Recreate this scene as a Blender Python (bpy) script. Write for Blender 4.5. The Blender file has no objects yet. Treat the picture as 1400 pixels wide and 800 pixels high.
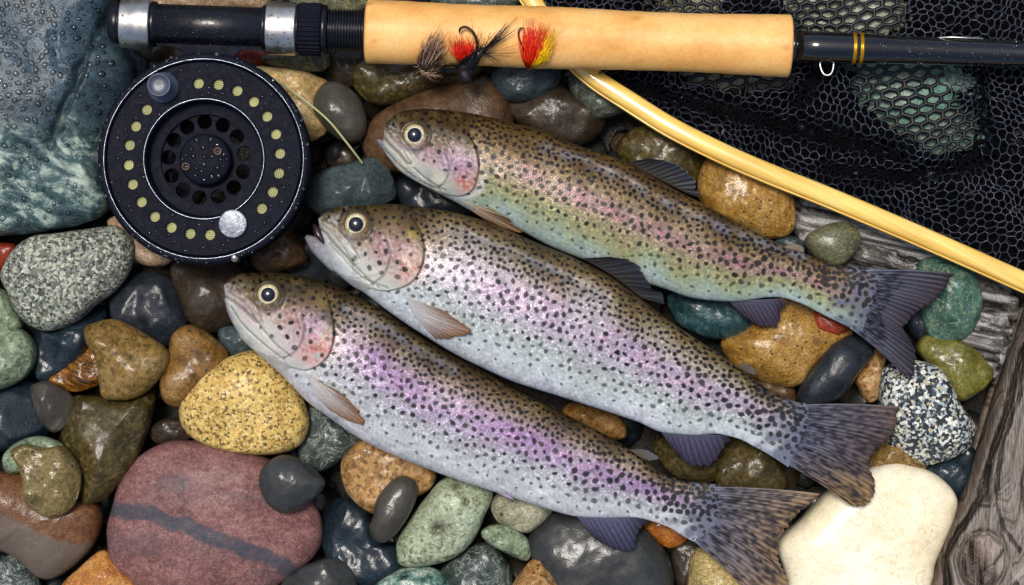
import bpy, math, random
import numpy as np
from mathutils import Vector

# ------------------------------------------------------------------ camera, sky, sun, exposure
S = 0.00031            # metres per unit; every length below is in units of 0.31 mm
H = 3300.0             # camera height above the stone bed
scene = bpy.context.scene
COL = scene.collection
cam_d = bpy.data.cameras.new("camera")
cam = bpy.data.objects.new("camera", cam_d); COL.objects.link(cam)
cam.location = (0, 0, H * S)
cam_d.sensor_width = 36.0
cam_d.lens = 36.0 * H / 1400.0
cam_d.clip_start = 0.01; cam_d.clip_end = 50.0
scene.camera = cam

SUN_EL, SUN_AZ = 76.0, 125.0      # degrees; azimuth counter-clockwise from +X
world = bpy.data.worlds.new("World"); scene.world = world; world.use_nodes = True
wn = world.node_tree.nodes; wl = world.node_tree.links; wn.clear()
sky = wn.new("ShaderNodeTexSky"); sky.sky_type = 'NISHITA'; sky.sun_disc = False
sky.sun_elevation = math.radians(SUN_EL); sky.sun_rotation = math.radians(90 - SUN_AZ)
sky.air_density = 1.0; sky.dust_density = 3.0; sky.ozone_density = 1.0
bg = wn.new("ShaderNodeBackground"); bg.inputs['Strength'].default_value = 0.11
wo = wn.new("ShaderNodeOutputWorld")
wl.new(sky.outputs[0], bg.inputs[0]); wl.new(bg.outputs[0], wo.inputs[0])
sun_d = bpy.data.lights.new("sun", 'SUN'); sun_d.energy = 2.9; sun_d.angle = math.radians(15)
sun_d.color = (1.0, 0.95, 0.88)
sun = bpy.data.objects.new("sun", sun_d); COL.objects.link(sun)
_e, _a = math.radians(SUN_EL), math.radians(SUN_AZ)
_dir = Vector((math.cos(_e) * math.cos(_a), math.cos(_e) * math.sin(_a), math.sin(_e)))
sun.rotation_euler = _dir.to_track_quat('Z', 'Y').to_euler()
vs = scene.view_settings
vs.view_transform = 'Standard'; vs.look = 'None'; vs.gamma = 1.0; vs.use_curve_mapping = False
vs.exposure = 0.0
try:
    scene.cycles.use_denoising = True
    scene.cycles.max_bounces = 8
except Exception:
    pass

rng = np.random.default_rng(11)
random.seed(5)

# ------------------------------------------------------------------ helpers
def P(x, y, z):
    """a place seen at picture point (x, y) and standing z above the bed, in metres"""
    k = (H - z) / H
    return np.stack([(np.asarray(x, float) - 700) * k * S,
                     (400 - np.asarray(y, float)) * k * S,
                     np.asarray(z, float) * S + 0 * np.asarray(x, float)], -1)

def lin(c):
    c = np.asarray(c, float) / 255.0
    return np.where(c <= 0.04045, c / 12.92, ((c + 0.055) / 1.055) ** 2.4)

lin_ = lin

def mesh_obj(name, V, F, mat, parent=None, smooth=True, attrs=None, cols=None, loc=None):
    V = np.asarray(V, float)
    if loc is not None:
        V = V - np.asarray(loc, float)
    me = bpy.data.meshes.new(name)
    F = F.tolist() if isinstance(F, np.ndarray) else F
    tri = np.array([(f[0], f[k], f[k + 1]) for f in F for k in range(1, len(f) - 1)])
    c0 = V.mean(0); a3, b3, c3 = V[tri[:, 0]] - c0, V[tri[:, 1]] - c0, V[tri[:, 2]] - c0
    if np.einsum('ij,ij->', a3, np.cross(b3, c3)) < 0: F = [f[::-1] for f in F]
    me.from_pydata(V.tolist(), [], F)
    if smooth:
        me.polygons.foreach_set('use_smooth', np.ones(len(me.polygons), bool))
    for k, a in (attrs or {}).items():
        at = me.attributes.new(k, 'FLOAT', 'POINT'); at.data.foreach_set('value', np.asarray(a, np.float32))
    if cols is not None:
        at = me.color_attributes.new('Col', 'FLOAT_COLOR', 'POINT')
        c4 = np.ones((len(V), 4), np.float32); c4[:, :3] = cols
        at.data.foreach_set('color', c4.ravel())
    me.update()
    o = bpy.data.objects.new(name, me); COL.objects.link(o)
    if mat: me.materials.append(mat)
    if parent: o.parent = parent
    if loc is not None: o.location = [float(v) for v in loc]
    return o

def tag(o, label=None, cat=None, group=None, kind=None):
    if label: o['label'] = label
    if cat: o['category'] = cat
    if group: o['group'] = group
    if kind: o['kind'] = kind
    return o

def empty(name, loc, label, cat, group=None):
    o = bpy.data.objects.new(name, None); COL.objects.link(o)
    o.location = [float(v) for v in loc]; o.empty_display_size = 0.01
    return tag(o, label, cat, group)

def adopt(o, parent):
    """parent o and keep it where it was built"""
    o.parent = parent
    o.location = Vector(o.location) - parent.location if parent.parent is None else o.location
    return o

def part(name, V, F, mat, root, **k):
    return mesh_obj(name, np.asarray(V, float) - np.asarray(root.location), F, mat, root, **k)

def subpart(name, V, F, mat, prt, root, **k):
    off = np.asarray(root.location) + (np.asarray(prt.location) if prt.parent else 0)
    return mesh_obj(name, np.asarray(V, float) - off, F, mat, prt, **k)

def grid_faces(n, m, wrap_m=False, wrap_n=False, flip=False):
    i = np.arange(n if wrap_n else n - 1); j = np.arange(m if wrap_m else m - 1)
    I, J = np.meshgrid(i, j, indexing='ij')
    I2, J2 = (I + 1) % n, (J + 1) % m
    F = np.stack([I * m + J, I2 * m + J, I2 * m + J2, I * m + J2], -1).reshape(-1, 4)
    return F[:, ::-1] if flip else F

class MB:
    def __init__(s): s.V = []; s.F = []; s.C = []; s.n = 0
    def add(s, V, F, col=None):
        V = np.asarray(V, float).reshape(-1, 3)
        s.V.append(V)
        s.F.extend((np.asarray(F) + s.n).tolist() if isinstance(F, np.ndarray) else [[a + s.n for a in f] for f in F])
        if col is not None: s.C.append(np.broadcast_to(np.asarray(col, float), (len(V), 3)))
        s.n += len(V)
    def out(s):
        return np.concatenate(s.V), s.F
    def cols(s):
        return np.concatenate(s.C) if s.C else None

def cat(pts, n, closed=False):
    """Catmull-Rom resample to n points"""
    p = np.asarray(pts, float)
    if closed:
        q = np.vstack([p[-1], p, p[0], p[1]]); segs = len(p)
    else:
        q = np.vstack([2 * p[0] - p[1], p, 2 * p[-1] - p[-2]]); segs = len(p) - 1
    out = []
    for k in range(segs):
        a, b, c, d = q[k:k + 4]
        t = np.linspace(0, 1, 16, endpoint=False)[:, None]
        out.append(0.5 * (2 * b + (c - a) * t + (2 * a - 5 * b + 4 * c - d) * t * t + (-a + 3 * b - 3 * c + d) * t ** 3))
    out = np.vstack(out + ([p[:1]] if closed else [p[-1:]]))
    L = np.r_[0, np.cumsum(np.linalg.norm(np.diff(out, axis=0), axis=1))]
    t = np.linspace(0, L[-1], n + 1)[:-1] if closed else np.linspace(0, L[-1], n)
    return np.stack([np.interp(t, L, out[:, k]) for k in range(p.shape[1])], -1)

def tube(mb, pts, rad, seg=6, cap=True, col=None):
    p = np.asarray(pts, float); n = len(p)
    r = np.broadcast_to(np.asarray(rad, float), (n,))
    t = np.gradient(p, axis=0); t /= np.linalg.norm(t, axis=1)[:, None] + 1e-12
    up = np.array([0, 0, 1.0]); u = np.cross(t, up)
    bad = np.linalg.norm(u, axis=1) < 1e-4
    u[bad] = np.cross(t[bad], np.array([1.0, 0, 0]))
    u /= np.linalg.norm(u, axis=1)[:, None]; w = np.cross(t, u)
    a = np.linspace(0, 2 * np.pi, seg, endpoint=False)
    V = p[:, None] + r[:, None, None] * (u[:, None] * np.cos(a)[None, :, None] + w[:, None] * np.sin(a)[None, :, None])
    F = grid_faces(n, seg, wrap_m=True).tolist()
    if cap:
        F.append(list(range(seg))); F.append([(n - 1) * seg + k for k in range(seg)][::-1])
    if col is not None and np.ndim(col) == 2: col = np.repeat(np.asarray(col), seg, axis=0)
    mb.add(V, F, col)

def lathe_z(c, prof, seg=64, cap=True):
    """profile [(r, z)] in units turned round the vertical through c (world metres at z=0)"""
    pr = np.asarray(prof, float); a = np.linspace(0, 2 * np.pi, seg, endpoint=False)
    V = np.zeros((len(pr), seg, 3))
    V[..., 0] = c[0] + pr[:, 0, None] * np.cos(a) * S
    V[..., 1] = c[1] + pr[:, 0, None] * np.sin(a) * S
    V[..., 2] = pr[:, 1, None] * S
    F = grid_faces(len(pr), seg, wrap_m=True).tolist()
    if cap and pr[-1, 0] > 0.01: F.append([(len(pr) - 1) * seg + k for k in range(seg)][::-1])
    return V.reshape(-1, 3), F

class Waves:
    """smooth pseudo-noise: a sum of sines"""
    def __init__(s, seed, size, n=18, dims=3):
        g = np.random.default_rng(seed)
        k = g.normal(size=(n, dims)); k /= np.linalg.norm(k, axis=1)[:, None]
        s.k = k * (2 * np.pi / size) * g.uniform(0.6, 1.6, (n, 1)); s.ph = g.uniform(0, 6.28, n); s.n = n
    def __call__(s, p):
        p = np.asarray(p, float); out = np.zeros(p.shape[:-1])
        for k, f in zip(s.k, s.ph): out += np.sin(p @ k + f)
        return out / math.sqrt(s.n / 2) * 0.7

def sstep(a, b, x):
    t = np.clip((np.asarray(x, float) - a) / (b - a), 0, 1); return t * t * (3 - 2 * t)

def dist_poly(x, y, pts):
    """distance from points to a polyline"""
    d = np.full(np.shape(x), 1e9)
    for (x0, y0), (x1, y1) in zip(pts[:-1], pts[1:]):
        vx, vy = x1 - x0, y1 - y0
        t = np.clip(((x - x0) * vx + (y - y0) * vy) / (vx * vx + vy * vy + 1e-9), 0, 1)
        d = np.minimum(d, np.hypot(x - x0 - t * vx, y - y0 - t * vy))
    return d

def inside(x, y, poly):
    x = np.asarray(x, float); y = np.asarray(y, float); c = np.zeros(x.shape, bool)
    n = len(poly)
    for i in range(n):
        x0, y0 = poly[i]; x1, y1 = poly[i - 1]
        if y0 == y1: continue
        c ^= ((y0 > y) != (y1 > y)) & (x < (x1 - x0) * (y - y0) / (y1 - y0) + x0)
    return c

# ------------------------------------------------------------------ materials
class NT:
    def __init__(s, name):
        s.m = bpy.data.materials.new(name); s.m.use_nodes = True
        s.t = s.m.node_tree; s.t.nodes.clear()
        s.out = s.n('ShaderNodeOutputMaterial'); s.b = s.n('ShaderNodeBsdfPrincipled')
        s.l(s.b.outputs[0], s.out.inputs[0])
    def n(s, typ, **k):
        x = s.t.nodes.new(typ)
        for a, v in k.items(): setattr(x, a, v)
        return x
    def l(s, a, b): s.t.links.new(a, b)
    def set(s, node, **k):
        for a, v in k.items():
            i = node.inputs[a.replace('_', ' ')]
            if hasattr(v, 'is_output'): s.l(v, i)
            else: i.default_value = (*v, 1) if (isinstance(v, (tuple, list, np.ndarray)) and len(v) == 3 and i.type == 'RGBA') else v
        return node
    def coords(s, stretch=(1, 1, 1), rot=(0, 0, 0), off=(0, 0, 0)):
        tc = s.n('ShaderNodeTexCoord'); mp = s.n('ShaderNodeMapping')
        s.l(tc.outputs['Object'], mp.inputs[0])
        a = s.n('ShaderNodeMapping')
        mp.inputs['Scale'].default_value = (1 / S,) * 3
        mp.inputs['Rotation'].default_value = rot
        s.l(mp.outputs[0], a.inputs[0]); a.inputs['Scale'].default_value = stretch; a.inputs['Location'].default_value = off
        return a.outputs[0]
    def noise(s, vec, size, detail=5, rough=.6, dist=0):
        x = s.n('ShaderNodeTexNoise'); s.l(vec, x.inputs['Vector'])
        s.set(x, Scale=1.0 / size, Detail=detail, Roughness=rough, Distortion=dist); return x.outputs['Fac']
    def vor(s, vec, size, out='Distance', feature='F1', rnd=1.0):
        x = s.n('ShaderNodeTexVoronoi', feature=feature); s.l(vec, x.inputs['Vector'])
        s.set(x, Scale=1.0 / size, Randomness=rnd); return x.outputs[out]
    def ramp(s, fac, stops, const=False):
        r = s.n('ShaderNodeValToRGB'); s.l(fac, r.inputs[0])
        if const: r.color_ramp.interpolation = 'CONSTANT'
        e = r.color_ramp.elements
        while len(e) < len(stops): e.new(0.5)
        for el, (p, c) in zip(e, stops):
            el.position = p
            el.color = (c, c, c, 1) if np.isscalar(c) else (*[float(v) for v in c], 1)
        return r.outputs[0]
    def mix(s, fac, a, b, mode='MIX'):
        m = s.n('ShaderNodeMix', data_type='RGBA', blend_type=mode)
        for i, v in ((0, fac), (6, a), (7, b)):
            if hasattr(v, 'is_output'): s.l(v, m.inputs[i])
            else: m.inputs[i].default_value = v if i == 0 else (*[float(q) for q in v], 1)
        return m.outputs[2]
    def math(s, op, a, b=0.0):
        m = s.n('ShaderNodeMath', operation=op)
        for i, v in ((0, a), (1, b)):
            if hasattr(v, 'is_output'): s.l(v, m.inputs[i])
            else: m.inputs[i].default_value = v
        return m.outputs[0]
    def attr(s, name, out='Fac'):
        a = s.n('ShaderNodeAttribute', attribute_name=name); return a.outputs[out]
    def bump(s, h, strength, dist, normal=None):
        b = s.n('ShaderNodeBump'); s.l(h, b.inputs['Height'])
        b.inputs['Strength'].default_value = strength; b.inputs['Distance'].default_value = dist * S
        if normal is not None: s.l(normal, b.inputs['Normal'])
        return b.outputs[0]

def stone_mat(name, cols, size=60, grain=None, gcols=None, gmix=.8, stretch=(1, 1, 1), rot=0, rough=(.18, .5),
              bump=.35, bsize=5, coat=.35, dark=.70, fine=1.0, vein=None, band=None, seed=0, contrast=.22, pits=None):
    """wet river stone: blotches of two or three colours, optional mineral grains, veins and a band"""
    t = NT(name); o = (seed * 37.1, seed * 11.7, seed * 5.3)
    lin = lambda q: (lambda v: v.mean() + (v - v.mean()) * .98)(lin_(q))
    v = t.coords(stretch, (0, 0, math.radians(rot)), o)
    viso = t.coords((1, 1, 1), (0, 0, 0), o) if stretch != (1, 1, 1) else v
    f = t.noise(v, size, 7, .62, .4)
    n = len(cols)
    c = t.ramp(f, [(0.5 + contrast * (2 * k / max(n - 1, 1) - 1), lin(q) * dark) for k, q in enumerate(cols)])
    f2 = t.noise(viso, max(size * .18, 3), 4, .7)
    c = t.mix(1.0, c, t.ramp(f2, [(.25, 1 - .45 * fine), (.75, 1 + .45 * fine)]), 'MULTIPLY')
    f3 = t.noise(viso, 2.6, 3, .7)
    c = t.mix(1.0, c, t.ramp(f3, [(.3, 1 - .45 * fine), (.5, 1.0), (.72, 1 + .6 * fine)]), 'MULTIPLY')
    h = t.noise(viso, bsize, 5, .65)
    if grain:
        wv = t.n('ShaderNodeVectorMath', operation='ADD')
        nz = t.n('ShaderNodeTexNoise'); t.l(viso, nz.inputs['Vector']); t.set(nz, Scale=1.0 / (grain * .8), Detail=3.0)
        sc = t.n('ShaderNodeVectorMath', operation='SCALE'); t.l(nz.outputs['Color'], sc.inputs[0]); sc.inputs['Scale'].default_value = grain * 1.3
        t.l(viso, wv.inputs[0]); t.l(sc.outputs[0], wv.inputs[1])
        cell = t.vor(wv.outputs[0], grain, 'Color')
        sep = t.n('ShaderNodeSeparateColor'); t.l(cell, sep.inputs[0])
        g = t.ramp(sep.outputs[0], [(p, lin(q) * dark) for p, q in gcols], True)
        fg = sep.outputs[1]
        c = t.mix(gmix, c, t.mix(.35, g, c, 'OVERLAY')) if gmix < 1 else g
        h = t.math('ADD', h, t.math('MULTIPLY', fg, .25))
    if vein:
        vc, vs_, th = vein
        q = t.noise(v, vs_, 8, .65, 1.2)
        q = t.math('ABSOLUTE', t.math('SUBTRACT', q, .5))
        c = t.mix(t.ramp(q, [(0.0, 1.0), (th, 0.0)]), c, lin(vc))
    if band is not None:
        bf = t.attr('band')
        bn = t.noise(viso, 7, 4, .6)
        bb = t.math('MULTIPLY', bf, t.ramp(bn, [(.3, .55), (.6, 1.0)]))
        if len(np.shape(band)) == 2:
            bcol = t.ramp(t.noise(v, size * .6, 9, .72, .5), [(.36, lin(band[0])), (.5, lin(band[1])), (.6, lin(band[2]))])
        else:
            bcol = lin(band)
        c = t.mix(bb, c, bcol)
    if pits:
        pd = t.vor(viso, pits, 'Distance')
        pm = t.ramp(pd, [(.10, 1.0), (.2, 0.0)])
        c = t.mix(pm, c, (0.05, 0.03, 0.015)); h = t.math('SUBTRACT', h, t.math('MULTIPLY', pm, .5))
    rf = t.ramp(t.noise(viso, 22, 4, .6), [(.35, rough[0]), (.7, rough[1])])
    t.l(c, t.b.inputs['Base Color']); t.l(t.math('ADD', rf, .16), t.b.inputs['Roughness'])
    t.set(t.b, Coat_Weight=min(coat * .9, .65), Coat_Roughness=.1)
    t.b.inputs['Specular IOR Level'].default_value = .18
    h2 = t.noise(viso, 20, 10, .66, .6)
    nrm = t.bump(h2, .3 * (.25 + .75 * fine), 7, None)
    nrk = t.bump(h2, .13 * (.25 + .75 * fine), 7, None)
    h = t.math('ADD', h, t.math('MULTIPLY', f3, .5))
    nrc = t.bump(f3, .2 * (.4 + .6 * fine), 1.2, nrk)
    nb = t.bump(h, bump, 2.2, nrm)
    t.l(nb, t.b.inputs['Normal']); t.l(nrc, t.b.inputs['Coat Normal'])
    return t.m

def plain_mat(name, col, rough=.4, metal=0.0, size=30, var=.25, bump=.1, bsize=3, coat=0.0, stretch=(1, 1, 1), rot=0, spec=.5):
    t = NT(name); v = t.coords(stretch, (0, 0, math.radians(rot)))
    f = t.noise(v, size, 5, .6)
    c = t.mix(1.0, lin(col), t.ramp(f, [(.3, 1 - var), (.7, 1 + var)]), 'MULTIPLY')
    t.l(c, t.b.inputs['Base Color'])
    rf = t.ramp(t.noise(v, bsize * 4, 4), [(.3, max(rough - .1, .03)), (.7, min(rough + .1, 1))])
    t.l(rf, t.b.inputs['Roughness'])
    t.set(t.b, Metallic=metal, Coat_Weight=coat, Coat_Roughness=.06)
    t.b.inputs['Specular IOR Level'].default_value = spec
    if bump: t.l(t.bump(t.noise(v, bsize, 4), bump, 1.2), t.b.inputs['Normal'])
    return t.m

def vcol_mat(name, rough=.35, metal=0.0, coat=.3, glit=None, bump=.2, bsize=2.5, trans=0.0):
    t = NT(name); v = t.coords()
    c = t.attr('Col', 'Color')
    nrm = None
    t.set(t.b, Roughness=rough, Metallic=metal, Coat_Weight=coat, Coat_Roughness=.12)
    t.b.inputs['Specular IOR Level'].default_value = .3
    if glit:
        # scales: each tiny cell tilts its own way, glints painted into its colour
        w = t.attr('glit')
        cell = t.n('ShaderNodeTexVoronoi'); t.l(v, cell.inputs['Vector']); t.set(cell, Scale=1 / 2.3, Randomness=.9)
        sep = t.n('ShaderNodeSeparateColor'); t.l(cell.outputs['Color'], sep.inputs[0])
        k = t.ramp(sep.outputs[0], [(0, .55), (.5, .92), (.82, 1.2), (1.0, 1.9)])
        c = t.mix(t.math('MULTIPLY', w, glit), c, t.mix(1.0, c, k, 'MULTIPLY'))
        nrm = t.bump(t.math('ADD', cell.outputs['Distance'], t.math('MULTIPLY', sep.outputs[1], 1.1)), .34, .8)
        t.l(t.ramp(sep.outputs[2], [(0, .3), (1, .5)]), t.b.inputs['Roughness'])
        t.l(t.math('MULTIPLY', w, metal), t.b.inputs['Metallic'])
    else:
        nrm = t.bump(t.noise(v, bsize, 4), bump, 1.0)
    t.l(nrm, t.b.inputs['Normal'])
    if glit:
        t.l(t.bump(t.noise(v, 5, 4, .7), .35, 1.5), t.b.inputs['Coat Normal'])
    if not glit:
        t.l(t.bump(t.noise(v, 14, 3), .2, 1.5), t.b.inputs['Coat Normal'])
    t.l(c, t.b.inputs['Base Color'])
    if trans: t.b.inputs['Subsurface Weight'].default_value = trans; t.b.inputs['Subsurface Radius'].default_value = (.002, .001, .0006)
    return t.m

def water_mat():
    t = NT('water'); t.t.nodes.remove(t.b)
    tr = t.n('ShaderNodeBsdfTransparent'); tr.inputs[0].default_value = (.86, .88, .9, 1)
    gl = t.n('ShaderNodeBsdfGlossy'); gl.inputs['Roughness'].default_value = .1
    lw = t.n('ShaderNodeFresnel'); lw.inputs[0].default_value = 1.5
    k = lw.outputs[0]
    mx = t.n('ShaderNodeMixShader'); t.l(k, mx.inputs[0]); t.l(tr.outputs[0], mx.inputs[1]); t.l(gl.outputs[0], mx.inputs[2])
    t.l(mx.outputs[0], t.out.inputs[0])
    return t.m
WATER = water_mat()

def droplets(name, V, N, radii, root, prt=None, flat=.7):
    """beads of water on surface points V (metres) with normals N"""
    mb = MB(); a = np.linspace(0, 2 * np.pi, 9, endpoint=False)
    el = [0.0, .5, .95, 1.3]
    keep = []
    for i in np.argsort(-np.asarray(radii)):
        if all(np.sum((V[i] - V[j]) ** 2) > ((radii[i] + radii[j]) * 1.05 * S) ** 2 for j in keep): keep.append(i)
    V, N, radii = V[keep], N[keep], np.asarray(radii)[keep]
    for p, n, r in zip(V, N, radii):
        n = n / np.linalg.norm(n); u = np.cross(n, [0.3, 1, 0.2]); u /= np.linalg.norm(u); w = np.cross(n, u)
        sx, sy = random.uniform(.75, 1.45), random.uniform(.75, 1.1); th = random.uniform(0, 3.14)
        uu = u * math.cos(th) + w * math.sin(th); ww = -u * math.sin(th) + w * math.cos(th)
        rings = [p + r * S * (math.cos(e) * (np.cos(a)[:, None] * uu * sx + np.sin(a)[:, None] * ww * sy) + (math.sin(e) * flat - .06) * n) for e in el]
        F = grid_faces(4, 9, wrap_m=True).tolist() + [[27 + k for k in range(9)][::-1]] + [list(range(9))]
        mb.add(np.vstack(rings), F)
    V2, F2 = mb.out()
    o = part(name, V2, F2, WATER, root) if prt is None else subpart(name, V2, F2, WATER, prt, root)
    o['kind'] = 'stuff'
    return o

# ------------------------------------------------------------------ river bed
GZ = -45
gm = stone_mat('wet_sand', [(24, 22, 20), (44, 40, 34), (30, 30, 32)], 40, bump=.6, bsize=4, rough=(.35, .7), coat=.1)
gx = np.linspace(-2600, 4000, 60); gy = np.linspace(-2600, 3400, 60)
X, Y = np.meshgrid(gx, gy, indexing='ij')
Vg = np.stack([(X - 700) * S, (400 - Y) * S, (GZ - 8 + 3 * Waves(3, 300)(np.stack([X, Y, 0 * X], -1))) * S], -1).reshape(-1, 3)
tag(mesh_obj('ground', Vg, grid_faces(60, 60, flip=True), gm), kind='structure')

def pebble_arr(c, r, seed, nu=12, nv=7, flat=.6):
    g = np.random.default_rng(seed)
    th = np.linspace(0, 2 * np.pi, nu, endpoint=False); ph = np.linspace(.02, np.pi - .02, nv)
    T, Q = np.meshgrid(th, ph, indexing='xy')
    d = np.stack([np.sin(Q) * np.cos(T), np.sin(Q) * np.sin(T), np.cos(Q)], -1)
    k = 1 + .16 * Waves(seed, 2.2, 8)(d)
    sc = np.array([r * g.uniform(.8, 1.3), r * g.uniform(.7, 1.0), r * flat])
    p = d * k[..., None] * sc
    a = g.uniform(0, 6.28); ca, sa = math.cos(a), math.sin(a)
    p = np.stack([p[..., 0] * ca - p[..., 1] * sa, p[..., 0] * sa + p[..., 1] * ca, p[..., 2]], -1)
    F = grid_faces(nv, nu, wrap_m=True).tolist()
    return (p.reshape(-1, 3) + c) * S, F
mb = MB()
pal = [(34, 34, 36), (48, 42, 34), (30, 36, 40), (58, 46, 32), (26, 26, 28), (44, 46, 42)]
for k in range(640):
    r = random.uniform(16, 40)
    V, F = pebble_arr(np.array([random.uniform(-820, 820), random.uniform(-500, 500), GZ + random.uniform(-4, 14)]), r, 900 + k)
    mb.add(V, F, lin(random.choice(pal)))
pal2 = [(58, 60, 62), (92, 74, 50), (66, 76, 70), (104, 92, 70), (44, 48, 54), (110, 84, 70), (88, 90, 82), (120, 112, 92)]
for k in range(620):
    x, y = random.uniform(-1500, 1500), random.uniform(-1150, 1150)
    r = random.uniform(30, 66)
    if abs(x) < 790 and abs(y) < 490: continue
    V, F = pebble_arr(np.array([x, y, -14 + random.uniform(-14, 10)]), r, 3000 + k)
    mb.add(V, F, lin(random.choice(pal2)))
V, F = mb.out()
tag(mesh_obj('gravel', V, F, vcol_mat('dark_gravel', .35, 0, .3, bump=.4, bsize=5), cols=mb.cols()), kind='stuff')

STONES = 'river stones of the bed'
def stone(label, pts, zc, hh, mat, name='river_stone', cat_='stone', n=96, m=30, ex=.75, rough=.05, facets=0, seed=None,
          band=None, dents=None, lump=None, tilt=(0, 0), group=STONES, grooves=None, bandfn=None):
    """closed stone whose widest outline is pts at height zc, half height hh"""
    seed = seed or (abs(hash_s(label)) % 9973)
    g = np.random.default_rng(seed)
    pts = np.asarray(pts, float)
    o = cat(pts, n, True)
    cx, cy = (o.min(0) + o.max(0)) / 2
    cx, cy = o.mean(0) * .6 + np.array([cx, cy]) * .4
    dx, dy = o[:, 0] - cx, o[:, 1] - cy
    ph = np.linspace(0.0, 1.0, m)
    ph = np.r_[ph * np.pi / 2, np.pi / 2 + (np.linspace(0, 1, 9)[1:]) * (np.pi / 2)]
    ph[0] = .4 * ph[1]; ph[-1] = np.pi - .004
    rho = np.abs(np.sin(ph)) ** (ex + .12); zz = np.sign(np.cos(ph)) * np.abs(np.cos(ph)) ** ex
    X = rho[:, None] * dx; Y = rho[:, None] * dy; Z = hh * zz[:, None] + 0 * X
    size = min(np.ptp(o[:, 0]), np.ptp(o[:, 1]))
    Pn = np.stack([X, Y, Z * 1.2], -1)
    w1 = Waves(seed, size * .8, 14)(Pn); w2 = Waves(seed + 1, size * .28, 18)(Pn); w3 = Waves(seed + 2, size * .11, 22)(Pn)
    amp = rough * size
    up = sstep(-.3, .3, zz)[:, None]
    Z = Z + amp * (1.0 * w1 + .16 * w2 + .05 * w3) * up * (.35 + .65 * sstep(0, .5, np.abs(zz)))[:, None]
    k = 1 + rough * .3 * (.25 * w1 + .35 * w2 + .15 * w3) * sstep(.0, .5, rho)[:, None]
    X, Y = X * k, Y * k
    for _ in range(facets):
        a = g.uniform(0, 6.28); e = g.uniform(.45, 1.2)
        nx, ny, nz = math.cos(a) * math.cos(e), math.sin(a) * math.cos(e), math.sin(e)
        q = X * nx + Y * ny + Z * nz
        lim = q.max() * g.uniform(.76, .88)
        ov = np.maximum(q - lim, 0) * .9
        X, Y, Z = X - ov * nx * .6, Y - ov * ny * .6, Z - ov * nz
    Z = Z + (tilt[0] * X + tilt[1] * Y) * up
    bl = np.array([0, .25, .5, .75, .9])[:, None]
    Z[:5] = Z[:5].mean(1, keepdims=True) * (1 - bl) + Z[:5] * bl
    PX, PY = X + cx, Y + cy
    for (ax, ay, r, dep) in (dents or []):
        Z = Z - dep * np.exp(-((PX - ax) ** 2 + (PY - ay) ** 2) / (r * r)) * (zz > 0)[:, None]
    for (gp, gw, dep) in (grooves or []):
        dd = dist_poly(PX, PY, gp) + 2.5 * w3
        Z = Z - dep * np.exp(-(dd / gw) ** 2) * (zz > 0)[:, None]
    at = None
    bm = np.zeros(X.shape)
    if band:
        for bp, bw in band:
            bw_ = np.asarray(bw)
            bm = np.maximum(bm, 1 - sstep(bw * .75, bw * 1.15, dist_poly(PX, PY, bp) + bw * .22 * w3))
    if bandfn: bm = np.maximum(bm, bandfn(PX, PY, w2, w3))
    at = {'band': np.r_[bm.ravel(), bm[0].mean()]}
    kk = (H - zc) / H * S
    V = np.stack([X * kk, -Y * kk, Z * S], -1).reshape(-1, 3)
    V = np.vstack([V, [V[:n].mean(0)]]); nv_ = len(V) - 1
    F = grid_faces(len(ph), n, wrap_m=True, flip=False)
    F = F.tolist() + [[q, (q + 1) % n, nv_] for q in range(n)] + [[(len(ph) - 1) * n + q for q in range(n)][::-1]]
    ob = mesh_obj(name, V, F, mat, attrs=at)
    ob.location = [float(q) for q in P(cx, cy, zc)]
    tag(ob, label, cat_, group)
    return ob

def hash_s(s):
    h = 7
    for ch in s: h = (h * 131 + ord(ch)) % 1000003
    return h

exec_stones = True
# --- mineral recipes
def granite(name, base, grain, gc, **k): return stone_mat(name, base, grain=grain, gcols=gc, **k)
BW = [(0, (30, 36, 40)), (.22, (92, 100, 98)), (.42, (150, 156, 146)), (.62, (186, 188, 172)), (.85, (120, 118, 96)), (.95, (215, 216, 206))]
m_gran_grey = granite('grey_granite', [(110, 116, 108), (150, 152, 136), (172, 172, 158)], 3.4, BW, dark=.95, gmix=.85, rough=(.35, .6), coat=.1, seed=1)
SP = [(0, (22, 28, 38)), (.34, (60, 74, 86)), (.5, (176, 184, 184)), (.72, (226, 226, 214)), (.93, (190, 176, 140))]
m_saltpep = granite('salt_and_pepper_granite', [(150, 156, 156), (190, 192, 186)], 3.9, SP, dark=.95, gmix=.95, rough=(.3, .55), coat=.15, seed=2)
YS = [(0, (62, 48, 26)), (.13, (150, 122, 62)), (.3, (200, 170, 100)), (.62, (222, 196, 128)), (.9, (232, 216, 165))]
m_yellow = granite('yellow_speckled_granite', [(164, 130, 66), (212, 184, 112), (226, 204, 146)], 3.6, YS, dark=.92, gmix=.8, rough=(.25, .45), coat=.25, seed=3)
TB = [(0, (54, 42, 24)), (.16, (120, 96, 48)), (.4, (158, 128, 66)), (.7, (176, 152, 92)), (.92, (140, 92, 40))]
m_tanbrown = granite('tan_brown_granite', [(110, 84, 38), (158, 126, 60), (170, 148, 96)], 4.5, TB, gmix=.6, rough=(.15, .4), coat=.5, seed=4)
OG = [(0, (70, 48, 26)), (.14, (160, 116, 62)), (.4, (204, 164, 106)), (.75, (220, 190, 146)), (.93, (170, 110, 56))]
m_orgran = granite('orange_granite', [(150, 104, 54), (200, 158, 98), (214, 186, 144)], 5.0, OG, gmix=.65, coat=.35, seed=5)
m_orange_brown = stone_mat('orange_brown_stone', [(92, 62, 26), (148, 108, 52), (172, 138, 88)], 30, pits=18, seed=6, coat=.45)
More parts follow.
